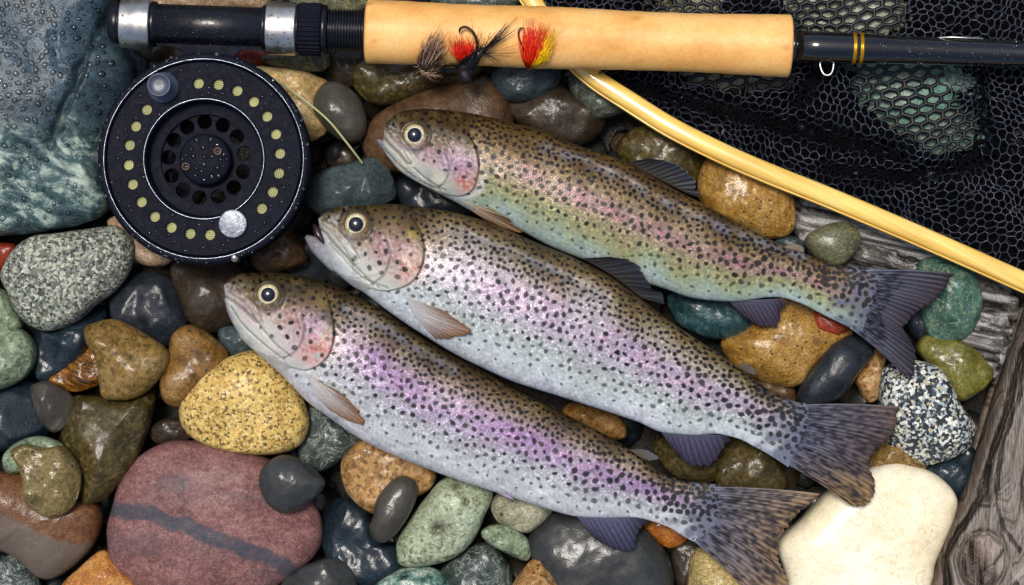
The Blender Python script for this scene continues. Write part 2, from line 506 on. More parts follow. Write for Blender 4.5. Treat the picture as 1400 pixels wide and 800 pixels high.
m_ochre = stone_mat('ochre_stone', [(112, 76, 26), (166, 124, 52), (190, 152, 92)], 26, dark=.85, pits=11, seed=7, coat=.6, rough=(.15, .45), bump=.6)
m_purple = stone_mat('purple_sandstone', [(112, 76, 74), (154, 106, 100), (172, 130, 122)], 60, grain=3.2,
                     dark=.7, gcols=[(0, (92, 66, 70)), (.4, (138, 102, 100)), (.75, (176, 140, 134))], gmix=.4, rough=(.4, .62), coat=.08,
                     band=(62, 66, 76), stretch=(1, 2.2, 1), rot=18, seed=8, bump=.3)
m_white = stone_mat('white_quartz', [(226, 212, 172), (240, 230, 200), (243, 236, 218)], 90, dark=1.0, fine=.25, vein=((204, 178, 122), 70, .007), rough=(.22, .4), coat=.4, seed=9, bump=.2, bsize=9)
m_slate = stone_mat('dark_slate', [(26, 32, 40), (40, 46, 54), (54, 60, 66)], 50, rough=(.15, .4), coat=.45, seed=10, bump=.25)
m_slate_blue = stone_mat('blue_black_stone', [(18, 26, 36), (30, 44, 54), (48, 66, 74)], 34, rough=(.1, .35), coat=.8, seed=11, bump=.6)
m_greybrown = stone_mat('grey_brown_pebble', [(58, 54, 46), (74, 70, 62), (86, 82, 76)], 50, fine=.4, rough=(.25, .4), coat=.4, seed=12, bump=.15)
m_char = stone_mat('charcoal_pebble', [(44, 46, 48), (58, 60, 60), (72, 76, 76)], 50, fine=.5, rough=(.2, .42), coat=.45, seed=13, bump=.15, band=(112, 124, 134))
m_brown = stone_mat('brown_stone', [(70, 50, 32), (96, 70, 46), (112, 88, 64)], 50, rough=(.2, .45), coat=.4, seed=14)
m_darkbrown = stone_mat('dark_brown_stone', [(48, 38, 28), (66, 54, 42), (84, 72, 58)], 40, rough=(.2, .45), coat=.4, seed=15)
m_twotone = stone_mat('two_tone_stone', [(94, 58, 36), (118, 76, 48), (132, 92, 62)], 36, rough=(.2, .45), coat=.4, seed=16, band=(96, 88, 78), stretch=(.5, 1.6, 1), rot=20)
m_olive = stone_mat('olive_stone', [(84, 82, 28), (122, 116, 46), (146, 138, 68)], 34, rough=(.12, .35), coat=.7, seed=17)
m_olivetan = stone_mat('olive_tan_stone', [(92, 80, 42), (136, 118, 68), (150, 136, 96)], 30, pits=14, rough=(.1, .3), coat=.8, seed=18)
m_olivedark = granite('olive_brown_stone', [(58, 48, 22), (92, 78, 38), (112, 98, 58)], 5, [(0, (40, 34, 18)), (.35, (84, 70, 34)), (.7, (120, 104, 60)), (.92, (150, 138, 104))], gmix=.5, coat=.5, seed=19, rough=(.12, .4))
m_mint = stone_mat('mint_stone', [(112, 116, 82), (164, 174, 142), (194, 204, 180)], 50, dark=.9, rough=(.2, .42), coat=.4, seed=20, band=(58, 46, 26), grain=3.0, gcols=[(0, (84, 88, 66)), (.12, (150, 164, 134)), (.5, (184, 196, 172)), (.88, (204, 210, 190))], gmix=.55)
m_mintgran = granite('mint_speckled_stone', [(110, 124, 96), (150, 166, 134), (176, 190, 160)], 4.5, [(0, (70, 82, 66)), (.25, (128, 146, 116)), (.6, (166, 184, 154)), (.9, (196, 204, 180))], gmix=.55, coat=.35, seed=21)
m_mottle = stone_mat('mottled_green_white_stone', [(34, 62, 58), (110, 148, 132), (208, 220, 204)], 16, rough=(.12, .35), coat=.6, seed=22, contrast=.14)
m_greygreen = stone_mat('grey_green_stone', [(40, 48, 46), (66, 76, 72), (96, 106, 98)], 26, rough=(.12, .4), coat=.6, seed=23, vein=((140, 150, 142), 30, .02), bump=.5)
m_lichen = granite('lichen_grey_stone', [(70, 78, 68), (104, 110, 96), (134, 138, 122)], 6, [(0, (40, 46, 42)), (.3, (88, 96, 84)), (.65, (126, 132, 116)), (.9, (160, 166, 150))], gmix=.6, seed=24)
m_teal = stone_mat('teal_stone', [(22, 48, 56), (48, 84, 90), (96, 132, 134)], 18, rough=(.12, .35), coat=.7, seed=25, bump=.6)
m_bluegreen = stone_mat('blue_green_stone', [(42, 76, 64), (78, 112, 98), (112, 146, 132)], 26, rough=(.2, .42), coat=.4, seed=26, vein=((150, 160, 120), 24, .015))
m_greenegg = stone_mat('olive_grey_pebble', [(78, 80, 60), (112, 112, 86), (134, 134, 110)], 34, rough=(.18, .36), coat=.5, seed=27, vein=((170, 160, 96), 36, .012))
m_cream = stone_mat('cream_stone', [(170, 132, 76), (212, 178, 118), (224, 198, 146)], 50, rough=(.2, .4), coat=.4, seed=28)
m_beige = stone_mat('beige_stone', [(140, 112, 84), (170, 142, 110), (184, 160, 132)], 50, coat=.2, seed=29)
m_greycream = stone_mat('grey_cream_stone', [(140, 138, 112), (178, 174, 144), (196, 192, 164)], 36, coat=.3, seed=30, pits=28)
m_red = stone_mat('red_stone', [(124, 42, 24), (160, 62, 36), (176, 84, 56)], 30, coat=.4, seed=31)
m_orange = stone_mat('orange_stone', [(166, 96, 34), (206, 140, 66), (220, 170, 104)], 30, rough=(.1, .3), coat=.8, seed=32)
m_amber = stone_mat('amber_stone', [(130, 66, 12), (186, 108, 24), (206, 146, 56)], 20, rough=(.1, .3), coat=.8, seed=33)
m_crackle = stone_mat('crackled_yellow_stone', [(168, 142, 82), (204, 180, 116), (216, 196, 140)], 40, coat=.3, seed=34, vein=((84, 66, 34), 34, .012))
m_streak = stone_mat('streaked_orange_stone', [(40, 26, 12), (130, 82, 22), (196, 134, 46)], 9, stretch=(.22, 1.8, 1), rot=28, seed=35, rough=(.12, .35), coat=.6, contrast=.16, bump=.8)
m_boulder = stone_mat('blue_grey_boulder', [(34, 52, 60), (64, 88, 102), (96, 120, 136)], 60, dark=.62, rough=(.25, .5), coat=.2, seed=36,
                      band=[(20, 38, 46), (74, 100, 100), (176, 192, 178)], bump=.9, bsize=4, stretch=(.8, 1.5, 1), rot=25)
m_drift_grey = stone_mat('weathered_grey_wood', [(30, 26, 24), (112, 108, 104), (206, 204, 200)], 15, fine=.6, stretch=(.06, 1.2, 1), rot=12, seed=37,
                         rough=(.45, .7), coat=.05, bump=1.0, bsize=4, contrast=.11)
m_bluegrey = stone_mat('blue_grey_stone', [(46, 58, 62), (66, 80, 84), (84, 98, 100)], 40, rough=(.25, .5), coat=.3, seed=38)
m_netstone = stone_mat('pale_grey_green_stone', [(104, 124, 112), (160, 160, 138), (184, 188, 168)], 46, dark=.7, coat=.2, seed=39)
m_netteal = stone_mat('pale_teal_stone', [(70, 140, 122), (128, 158, 138), (168, 180, 160)], 50, dark=.62, coat=.2, seed=40)
m_oliveyel = stone_mat('yellow_olive_stone', [(120, 112, 28), (160, 148, 56), (178, 168, 90)], 26, coat=.5, seed=41)

PUR = [(150, 692), (190, 696), (215, 700), (260, 715), (320, 737), (360, 752), (400, 774)]
def boulder_band(x, y, w2, w3):
    return sstep(150, 215, y + 34 * w2 + 12 * w3 + .12 * x)
def two_tone(x, y, w2, w3):
    return sstep(-3, 4, y - np.interp(x, [-40, 0, 40, 80, 110, 140], [676, 690, 712, 733, 741, 738]) + 2 * w3)

stone('big blue grey boulder beaded with water in the upper left corner, pale streaks low down',
      [(-70, -70), (60, -80), (150, -60), (158, 0), (152, 45), (176, 68), (184, 115), (168, 150), (146, 190), (144, 240), (150, 280), (124, 303), (60, 317), (0, 322), (-70, 318), (-95, 120)],
      40, 75, m_boulder, name='boulder', cat_='boulder', n=240, m=110, ex=.6, rough=.014, bandfn=boulder_band,
      grooves=[([(150, 40), (128, 85), (112, 130), (88, 180), (80, 205)], 5, 13), ([(120, 100), (95, 95), (84, 60)], 5, 3), ([(-20, 262), (40, 250), (90, 285), (150, 262)], 6, 5), ([(-20, 215), (30, 200), (60, 215), (75, 300)], 5, 4)],
      dents=[(120, 60, 22, 10), (40, 235, 20, 7), (108, 232, 9, 9)])
stone('sliver of red stone at the left edge between boulder and grey granite', [(-45, 335), (10, 332), (24, 338), (18, 355), (0, 380), (-45, 385)], 15, 25, m_red)
stone('large grey speckled granite below the boulder, left of the reel',
      [(56, 321), (99, 316), (142, 310), (162, 309), (180, 325), (184, 346), (175, 376), (156, 399), (132, 417), (106, 439), (73, 452), (50, 450), (26, 432), (10, 399), (2, 379), (8, 359), (23, 338), (40, 326)],
      48, 48, m_gran_grey, n=160, m=56, rough=.03)
stone('dull green stone at the left edge under the grey granite', [(-45, 395), (5, 396), (24, 425), (32, 445), (18, 462), (0, 470), (-45, 474)], 22, 30, m_mintgran)
stone('pale green speckled stone at the left edge', [(-35, 474), (-5, 466), (18, 452), (31, 451), (43, 461), (50, 478), (47, 497), (34, 516), (14, 528), (-5, 534), (-35, 534)], 40, 36, m_mintgran)
stone('blue black glassy stone between grey granite and tan brown stone', [(46, 448), (75, 448), (110, 430), (138, 416), (148, 440), (132, 470), (110, 500), (75, 523), (54, 518), (44, 490)], 14, 34, m_slate_blue, facets=3)
stone('orange streaked flaky stone tucked left of the tan brown stone', [(64, 521), (84, 506), (102, 489), (126, 470), (148, 485), (155, 515), (118, 534), (86, 533)], 26, 24, m_streak, facets=3, rough=.08)
stone('tan brown speckled stone shaped like a tooth, over the olive brown stone',
      [(117, 447), (132, 440), (155, 436), (180, 445), (212, 464), (230, 480), (232, 497), (220, 517), (195, 540), (170, 547), (142, 544), (137, 517), (131, 487), (119, 467)], 62, 38, m_tanbrown, n=128, m=40, rough=.045)
stone('orange brown pitted stone left of the yellow speckled stone', [(237, 457), (257, 444), (277, 450), (300, 467), (313, 484), (308, 510), (275, 545), (245, 557), (225, 547), (220, 520), (230, 490)], 36, 44, m_orange_brown)
stone('black slate between the grey granite and the orange brown stone', [(160, 385), (190, 372), (228, 376), (252, 400), (258, 440), (232, 472), (200, 476), (165, 455), (150, 420)], 14, 32, m_slate, facets=4)
stone('dark brown stone under the lower rim of the reel', [(236, 360), (300, 352), (332, 368), (348, 395), (332, 432), (290, 455), (260, 442), (246, 410)], 14, 34, m_darkbrown, facets=2)
stone('smooth beige stone showing under the lower left rim of the reel', [(148, 300), (200, 296), (244, 330), (234, 358), (210, 365), (186, 357), (164, 332)], 24, 24, m_beige)
stone('big yellow stone with fine black specks under the lowest trout head',
      [(347, 479), (320, 485), (290, 500), (268, 518), (251, 540), (245, 562), (252, 586), (275, 605), (320, 618), (376, 621), (410, 609), (423, 582), (418, 552), (400, 515), (376, 487)], 44, 50, m_yellow, n=160, m=56, rough=.03)
stone('black green stone at the left edge under the lumpy stone', [(-45, 540), (10, 526), (46, 520), (62, 550), (66, 592), (40, 614), (0, 618), (-45, 622)], 12, 34, m_slate_blue, facets=3)
stone('small dark brown shiny stone above the lumpy olive stone', [(40, 530), (66, 520), (95, 536), (107, 560), (99, 578), (76, 592), (58, 578), (46, 552)], 30, 26, m_greybrown, facets=3)
stone('angular olive brown stone with a flat ridge, beside the purple stone',
      [(92, 550), (110, 540), (150, 543), (185, 543), (212, 532), (206, 578), (186, 631), (160, 667), (136, 686), (110, 685), (106, 658), (92, 616), (79, 590)], 34, 44, m_olivedark, n=128, m=44, facets=5, rough=.05)
stone('mottled green stone peeping out behind the lumpy olive stone', [(4, 625), (18, 608), (44, 597), (70, 599), (88, 614), (50, 640), (12, 647)], 46, 24, m_mintgran)
stone('lumpy olive tan stone with a dent, lying on the two tone brown stone',
      [(16, 615), (37, 607), (62, 612), (86, 610), (105, 632), (111, 657), (101, 692), (76, 707), (51, 701), (33, 681), (31, 655), (23, 632)], 76, 34, m_olivetan, n=140, m=50,
      rough=.05, dents=[(58, 652, 14, 9), (75, 668, 8, 5), (40, 625, 8, 4)])
stone('two tone brown and grey stone at the left edge', [(-45, 655), (15, 644), (60, 650), (110, 680), (137, 692), (141, 715), (128, 747), (100, 775), (72, 791), (50, 786), (28, 765), (0, 752), (-45, 748)], 26, 44, m_twotone, n=140, m=44, rough=.025, bandfn=two_tone)
stone('grey mottled stone in the lower left corner', [(-35, 768), (0, 760), (22, 757), (42, 775), (57, 802), (50, 850), (-35, 850)], 26, 34, m_greygreen)
stone('wet orange stone at the bottom edge left of the purple stone', [(82, 805), (110, 775), (140, 752), (162, 765), (190, 797), (190, 850), (85, 850)], 34, 36, m_orange, facets=4)
stone('yellow olive sliver at the bottom edge under the purple stone', [(182, 803), (214, 789), (240, 790), (258, 806), (250, 850), (185, 850)], 44, 26, m_oliveyel)
stone('big purple red stone crossed by a dark stripe',
      [(258, 602), (225, 605), (190, 625), (165, 660), (151, 705), (148, 732), (156, 770), (185, 799), (230, 822), (330, 822), (385, 797), (426, 765), (441, 735), (437, 700), (415, 668), (388, 640), (355, 620), (310, 605)],
      30, 52, m_purple, n=240, m=90, ex=.6, rough=.018, band=[(PUR, 11)], bandfn=lambda x, y, a, b: np.clip(.42 * np.exp(-((y - np.interp(x, [150, 300, 440], [735, 762, 800]) + 6 * a) / 16) ** 2) * np.clip(.6 + a, 0, 1) + .35 * np.exp(-((y - np.interp(x, [150, 300, 440], [650, 672, 700]) + 8 * a) / 7) ** 2) * np.clip(a + .3, 0, 1) + .3 * np.exp(-(((x - 245) / 34) ** 2 + ((y - 668) / 24) ** 2)), 0, 1))
stone('small black brown pebble in the gap between yellow and purple stones', [(203, 587), (225, 572), (256, 574), (268, 590), (250, 606), (215, 606)], 14, 20, m_darkbrown)
stone('dark grey egg pebble resting on the purple stone', [(354, 657), (362, 635), (385, 622), (410, 627), (432, 644), (445, 659), (435, 678), (408, 697), (385, 701), (364, 686)], 80, 30, m_char, n=110, m=40, rough=.02)
stone('blue black stone right of the purple stone', [(442, 700), (468, 679), (500, 692), (520, 735), (545, 745), (552, 770), (525, 804), (490, 815), (458, 790), (440, 740)], 18, 38, m_slate_blue, n=120, m=40, facets=2)
stone('dark grey stone at the bottom edge below the purple stone', [(383, 800), (405, 780), (432, 767), (457, 762), (478, 772), (487, 792), (492, 850), (380, 850)], 48, 30, m_char, facets=2)
stone('orange tan granite under the belly of the lowest trout', [(467, 632), (485, 608), (510, 590), (570, 605), (596, 645), (588, 668), (560, 684), (532, 700), (505, 700), (474, 672)], 36, 42, m_orgran, n=120, m=40)
stone('dark brown oval pebble leaning on the orange tan granite', [(510, 705), (515, 682), (535, 657), (552, 650), (567, 657), (571, 674), (563, 698), (546, 725), (527, 742), (511, 737), (505, 722)], 72, 24, m_greybrown, n=110, m=40, rough=.015)
stone('dark grey green stone just right of the yellow speckled stone', [(418, 550), (470, 570), (498, 605), (474, 624), (440, 644), (414, 634), (408, 598)], 12, 32, m_greygreen, facets=2)
stone('large pale mint stone with brown pits', [(542, 755), (545, 735), (562, 707), (582, 680), (605, 655), (640, 642), (674, 668), (662, 707), (646, 740), (620, 763), (585, 773), (549, 773)], 42, 42, m_mint, n=150, m=50, rough=.025, bandfn=lambda x, y, a, b: .9 * np.clip(np.exp(-((x - 600) ** 2 + (y - 720) ** 2) / 110) + np.exp(-((x - 638) ** 2 + (y - 684) ** 2) / 40) + np.exp(-((x - 624) ** 2 + (y - 662) ** 2) / 50) + np.exp(-((x - 607) ** 2 + (y - 716) ** 2) / 300) * .5 + .75 * (b > .55) * sstep(715, 760, y), 0, 1), dents=[(600, 720, 7, 6), (638, 684, 5, 5), (624, 662, 5, 4)])
stone('mottled green and white stone at the bottom edge', [(512, 803), (535, 782), (570, 772), (600, 780), (618, 803), (612, 850), (512, 850)], 36, 34, m_mottle)
stone('dark streaked grey green stone at the bottom edge under the mint stone', [(596, 802), (606, 775), (648, 745), (672, 745), (692, 765), (702, 792), (698, 850), (600, 850)], 20, 36, m_greygreen, facets=2)
stone('small flat mint pebble right of the mint stone', [(658, 726), (675, 717), (700, 720), (724, 740), (722, 766), (700, 760), (675, 748), (662, 738)], 40, 20, m_mintgran)
stone('grey cream stone under the belly of the lowest trout', [(671, 692), (684, 672), (720, 668), (760, 680), (750, 706), (724, 728), (700, 723), (680, 712)], 36, 34, m_greycream)
stone('large charcoal stone with a pale streak under the lowest trout', [(721, 742), (735, 715), (760, 696), (810, 690), (870, 708), (898, 735), (916, 765), (921, 800), (905, 855), (760, 855), (734, 792)], 26, 46, m_char, n=160, m=56, rough=.02)
stone('tan orange stone at the bottom edge left of the charcoal stone', [(698, 808), (710, 785), (730, 764), (750, 778), (770, 802), (762, 850), (700, 850)], 50, 30, m_orgran, facets=2)
stone('small amber stone behind the lowest trout anal fin', [(874, 708), (905, 700), (940, 728), (934, 743), (915, 749), (893, 736)], 30, 20, m_amber)
stone('dark red brown stone between charcoal and crackled yellow stones', [(918, 748), (945, 732), (965, 748), (955, 800), (925, 800)], 8, 26, m_darkbrown)
stone('yellow crackled stone at the bottom edge under the lowest trout tail', [(942, 776), (948, 755), (958, 747), (985, 752), (1030, 790), (1040, 850), (945, 850)], 36, 38, m_crackle)
stone('large smooth white cream stone under the trout tails', [(1225, 631), (1195, 637), (1158, 650), (1118, 684), (1092, 712), (1065, 735), (1061, 750), (1070, 775), (1085, 825), (1150, 850), (1250, 840), (1272, 796), (1277, 770), (1289, 740), (1301, 712), (1307, 682), (1291, 658), (1265, 641)],
      30, 46, m_white, n=220, m=80, ex=.55, rough=.009)
stone('black and white salt and pepper granite beside the driftwood', [(1201, 540), (1203, 518), (1212, 500), (1250, 492), (1282, 502), (1300, 525), (1312, 552), (1330, 577), (1330, 598), (1320, 616), (1290, 631), (1255, 637), (1225, 626), (1210, 600), (1204, 570)], 46, 44, m_saltpep, n=160, m=56, rough=.035, facets=2)
stone('brown stone squeezed under the salt and pepper granite', [(1180, 634), (1200, 596), (1240, 604), (1268, 637), (1240, 650), (1195, 648)], 18, 30, m_tanbrown)
stone('blue black stone between white stone and driftwood', [(1262, 642), (1295, 618), (1326, 602), (1336, 640), (1318, 682), (1296, 680)], 8, 30, m_slate_blue, facets=2)
stone('shiny olive green stone above the salt and pepper granite', [(1252, 477), (1262, 459), (1282, 459), (1312, 465), (1337, 480), (1354, 499), (1356, 516), (1338, 536), (1312, 549), (1290, 530), (1270, 500)], 34, 36, m_olive, n=120, m=40)
stone('round blue green stone behind the topmost trout tail', [(1255, 360), (1280, 350), (1310, 358), (1332, 375), (1342, 415), (1333, 446), (1312, 466), (1275, 465), (1262, 442), (1252, 400)], 36, 38, m_bluegreen, n=120, m=40)
stone('weathered grey driftwood slab with torn grain under the net hoop', [(1083, 280), (1108, 258), (1160, 270), (1260, 330), (1340, 368), (1384, 398), (1393, 420), (1386, 452), (1368, 500), (1352, 518), (1320, 490), (1290, 420), (1245, 368), (1160, 366), (1112, 352), (1084, 315)],
      14, 34, m_drift_grey, name='driftwood_slab', cat_='driftwood', n=220, m=90, grooves=[([(1125, 316), (1174, 333), (1222, 346)], 2.0, 9), ([(1177, 342), (1252, 368), (1328, 387)], 1.9, 8), ([(1125, 346), (1178, 364), (1232, 378)], 2.4, 7), ([(1149, 347), (1191, 361), (1232, 372)], 1.4, 8), ([(1148, 291), (1217, 314), (1286, 332)], 1.4, 8), ([(1096, 320), (1167, 344), (1238, 362)], 1.6, 8), ([(1197, 369), (1263, 391), (1329, 408)], 2.5, 7), ([(1199, 349), (1277, 376), (1355, 396)], 1.4, 6), ([(1104, 281), (1145, 295), (1186, 305)], 2.6, 7), ([(1206, 371), (1257, 388), (1308, 402)], 2.4, 8), ([(1142, 326), (1201, 346), (1261, 362)], 2.5, 9), ([(1227, 325), (1271, 340), (1315, 351)], 2.0, 9), ([(1114, 333), (1192, 359), (1270, 380)], 2.5, 8), ([(1310, 385), (1345, 390), (1390, 387)], 1.3, 9), ([(1310, 401), (1345, 406), (1390, 403)], 1.5, 8), ([(1310, 417), (1345, 422), (1390, 419)], 1.5, 4), ([(1310, 433), (1345, 438), (1390, 435)], 1.3, 9), ([(1310, 449), (1345, 454), (1390, 451)], 2.4, 4), ([(1310, 465), (1345, 470), (1390, 467)], 1.6, 4), ([(1310, 481), (1345, 486), (1390, 483)], 1.7, 5)], ex=.55, rough=.03, group='driftwood pieces')
stone('olive grey egg shaped pebble on the driftwood slab', [(1100, 332), (1109, 317), (1132, 306), (1157, 304), (1172, 314), (1177, 328), (1170, 343), (1155, 360), (1139, 364), (1115, 353)], 56, 28, m_greenegg, n=110, m=40, rough=.02)
stone('ochre brown pitted stone under the hoop', [(953, 262), (957, 232), (970, 213), (1005, 208), (1050, 235), (1080, 264), (1087, 287), (1085, 310), (1075, 323), (1048, 326), (1008, 316), (968, 294)], 34, 40, m_ochre, n=130, m=44)
stone('tiny pale blue pebble right of the ochre pitted stone', [(1060, 330), (1075, 321), (1095, 328), (1101, 345), (1080, 346)], 24, 16, m_bluegrey)
stone('dark mottled green stone behind the topmost trout dorsal fin', [(842, 198), (870, 174), (902, 171), (937, 184), (958, 210), (957, 242), (935, 262), (880, 255), (850, 225)], 20, 38, m_olivedark, n=110, m=36)
stone('grey green stone with a lichen look under the hoop bend', [(776, 105), (800, 93), (832, 118), (856, 148), (836, 160), (812, 164), (788, 142)], 18, 34, m_lichen)
stone('dull brown grey stone behind the topmost trout back', [(690, 134), (718, 110), (762, 112), (792, 135), (828, 155), (826, 178), (800, 196), (758, 198), (708, 170)], 16, 36, m_darkbrown, facets=3)
stone('grey stone under the grip below the red and yellow fly', [(670, 108), (688, 90), (720, 80), (764, 92), (760, 120), (722, 138), (690, 136)], 36, 30, m_bluegrey, facets=2)
stone('big brown stone behind the topmost trout head', [(498, 182), (518, 155), (560, 130), (612, 114), (660, 104), (690, 128), (702, 165), (692, 228), (600, 240), (520, 232), (498, 208)], 24, 42, m_brown, n=140, m=44, rough=.025)
stone('long dark speckled stone under the left end of the grip', [(481, 107), (490, 84), (520, 70), (600, 66), (645, 74), (660, 95), (640, 110), (590, 122), (542, 141), (510, 143), (490, 127)], 36, 32, m_olivedark, n=120, m=36)
stone('smooth dark olive pebble in the middle of the gap right of the reel', [(428, 142), (435, 122), (450, 112), (468, 114), (486, 127), (498, 146), (502, 166), (498, 186), (485, 196), (462, 191), (445, 176), (431, 158)], 48, 30, m_greybrown, n=120, m=40, rough=.02)
stone('cream tan stone right of the reel with the fly line across it', [(340, 92), (380, 93), (412, 97), (437, 105), (449, 114), (436, 135), (438, 160), (448, 177), (438, 188), (418, 193), (395, 170), (355, 120)], 34, 34, m_cream, facets=3)
stone('small olive green stone under the locking nut', [(352, 82), (385, 68), (440, 66), (452, 84), (441, 98), (410, 98), (380, 93)], 34, 24, m_greenegg)
stone('small red stone under the reel foot', [(322, 74), (352, 66), (372, 78), (358, 92), (332, 95)], 30, 18, m_red)
stone('brown stone under the threaded part of the rod', [(448, 70), (480, 62), (504, 78), (494, 112), (472, 122), (453, 110)], 20, 26, m_darkbrown)
stone('blue grey stone above the middle trout head', [(421, 252), (440, 233), (475, 223), (506, 215), (526, 218), (537, 242), (543, 262), (536, 276), (500, 292), (460, 300), (422, 284)], 34, 38, m_bluegrey, n=110, m=36, facets=3)
stone('dark stone between the topmost and middle trout heads', [(540, 252), (570, 240), (604, 252), (648, 285), (610, 300), (560, 292)], 14, 30, m_slate)
stone('brown stone between reel and lowest trout head', [(345, 345), (388, 312), (404, 320), (420, 350), (404, 366), (356, 372)], 16, 32, m_brown)
stone('teal stone between the topmost and middle trout', [(912, 405), (950, 395), (997, 410), (1034, 442), (1020, 454), (995, 463), (970, 463), (948, 455), (925, 440)], 34, 32, m_teal, n=110, m=36)
stone('large ochre pitted stone under the topmost trout belly', [(986, 466), (1018, 450), (1045, 420), (1075, 405), (1112, 412), (1152, 438), (1165, 458), (1140, 476), (1112, 502), (1097, 524), (1070, 529), (1018, 512), (994, 490)], 36, 42, m_ochre, n=130, m=44, rough=.03)
stone('red stone sliver beside the topmost trout tail stalk', [(1108, 428), (1130, 425), (1162, 444), (1150, 458), (1118, 456)], 58, 18, m_red)
stone('long dark slate pebble with a ridge above the middle trout tail', [(1090, 545), (1096, 524), (1120, 490), (1137, 470), (1160, 458), (1181, 464), (1193, 477), (1191, 488), (1171, 514), (1152, 542), (1125, 554), (1100, 556)], 58, 30, m_slate, n=130, m=44, rough=.015)
stone('small tan stone right of the long slate pebble', [(1170, 515), (1194, 478), (1210, 488), (1206, 510), (1202, 542), (1185, 550), (1174, 532)], 24, 26, m_orgran)
stone('small dark grey stone in the fork of the topmost trout tail', [(1238, 440), (1250, 420), (1272, 424), (1272, 452), (1255, 466)], 28, 22, m_slate)
stone('brown sliver left of the long slate pebble', [(1026, 522), (1050, 512), (1084, 528), (1084, 552), (1046, 548)], 16, 26, m_brown)
stone('dark green brown stone under the middle trout tail stalk', [(980, 622), (1000, 596), (1042, 596), (1072, 640), (1064, 672), (984, 670)], 18, 34, m_olivedark, facets=2)
stone('olive brown stone behind the middle trout anal fin', [(893, 606), (920, 590), (985, 592), (987, 640), (970, 660), (928, 655), (903, 634)], 18, 34, m_olivedark)
stone('orange brown stone between lowest and middle trout', [(768, 560), (800, 546), (848, 568), (856, 598), (820, 600), (786, 582)], 20, 28, m_orange_brown)
stone('dark pebble under the lowest trout chin', [(298, 452), (328, 446), (350, 470), (345, 490), (312, 488)], 12, 24, m_bluegrey)
stone('tan stone behind the top edge of the reel seat', [(200, -20), (250, -35), (360, -25), (365, 10), (300, 18), (215, 14)], 20, 26, m_beige)
stone('green grey stone above the threaded part of the rod', [(395, -20), (440, -30), (505, -20), (500, 12), (455, 22), (405, 14)], 20, 28, m_greenegg)
stone('dark green stone above the left end of the grip', [(588, -30), (650, -35), (715, -25), (705, 14), (640, 22), (595, 12)], 20, 28, m_greygreen)
stone('dark mossy pebble above the gap by the reel, right of the boulder', [(150, 62), (182, 66), (204, 84), (196, 110), (172, 122), (158, 100)], 6, 28, m_slate_blue)
stone('pale grey green stone seen through the net at the top edge', [(1066, -30), (1150, -45), (1240, -30), (1252, 30), (1200, 62), (1120, 60), (1066, 40)], 12, 40, m_netstone, n=110, m=36, ex=.5)
stone('pale teal stone seen through the net right of the rod', [(1150, 84), (1230, 70), (1300, 84), (1340, 130), (1350, 190), (1320, 222), (1260, 214), (1205, 185), (1165, 140)], 12, 42, m_netteal, n=110, m=36, ex=.5)
stone('yellowish stone seen through the net below the grip', [(905, 95), (960, 82), (1080, 92), (1100, 112), (1060, 128), (960, 132), (918, 122)], 2, 36, m_greycream)
stone('pale stone seen through the net above the grip', [(880, -10), (940, -25), (990, -10), (995, 20), (940, 34), (890, 26)], 2, 36, m_greycream)

boulder = bpy.data.objects['boulder']
me = boulder.data
co = np.empty(len(me.vertices) * 3); me.vertices.foreach_get('co', co); co = co.reshape(-1, 3)
no = np.empty(len(me.vertices) * 3); me.vertices.foreach_get('normal', no); no = no.reshape(-1, 3)
fc = np.empty(len(me.polygons) * 3); me.polygons.foreach_get('center', fc); fc = fc.reshape(-1, 3)
fn = np.empty(len(me.polygons) * 3); me.polygons.foreach_get('normal', fn); fn = fn.reshape(-1, 3)
fa = np.empty(len(me.polygons)); me.polygons.foreach_get('area', fa)
wx = (fc[:, 0] + boulder.location[0]) / S + 700; wy = 400 - (fc[:, 1] + boulder.location[1]) / S
ok = (fn[:, 2] > .5) & (wx > -20) & (wx < 170) & (wy > -20)
pr = fa * ok * np.where(wy < 150, 1.0, .22) * np.where(wx < 95, 1.0, .35); pr /= pr.sum()
idx = rng.choice(len(fc), 900, False, p=pr)
droplets('water_droplets', fc[idx] + np.asarray(boulder.location), fn[idx], rng.uniform(1.3, 4.4, 900), boulder, flat=.8)

# ------------------------------------------------------------------ trout
FISH_MAT = vcol_mat('wet_trout_skin', .36, .22, .16, glit=.8)
FIN_MAT = vcol_mat('wet_trout_fin', .36, 0, .3, bump=.15)
EYE_MAT = vcol_mat('trout_eye', .12, .2, 1.0, bump=0.05)
PUPIL_MAT = plain_mat('trout_pupil', (10, 14, 30), .06, 0, coat=1.0, var=.1, bump=0)
MOUTH_MAT = plain_mat('dark_mouth_lining', (46, 26, 28), .4, 0, coat=.3)
JAW_MAT = vcol_mat('trout_jaw_skin', .3, 0, .5, bump=.2, bsize=5)

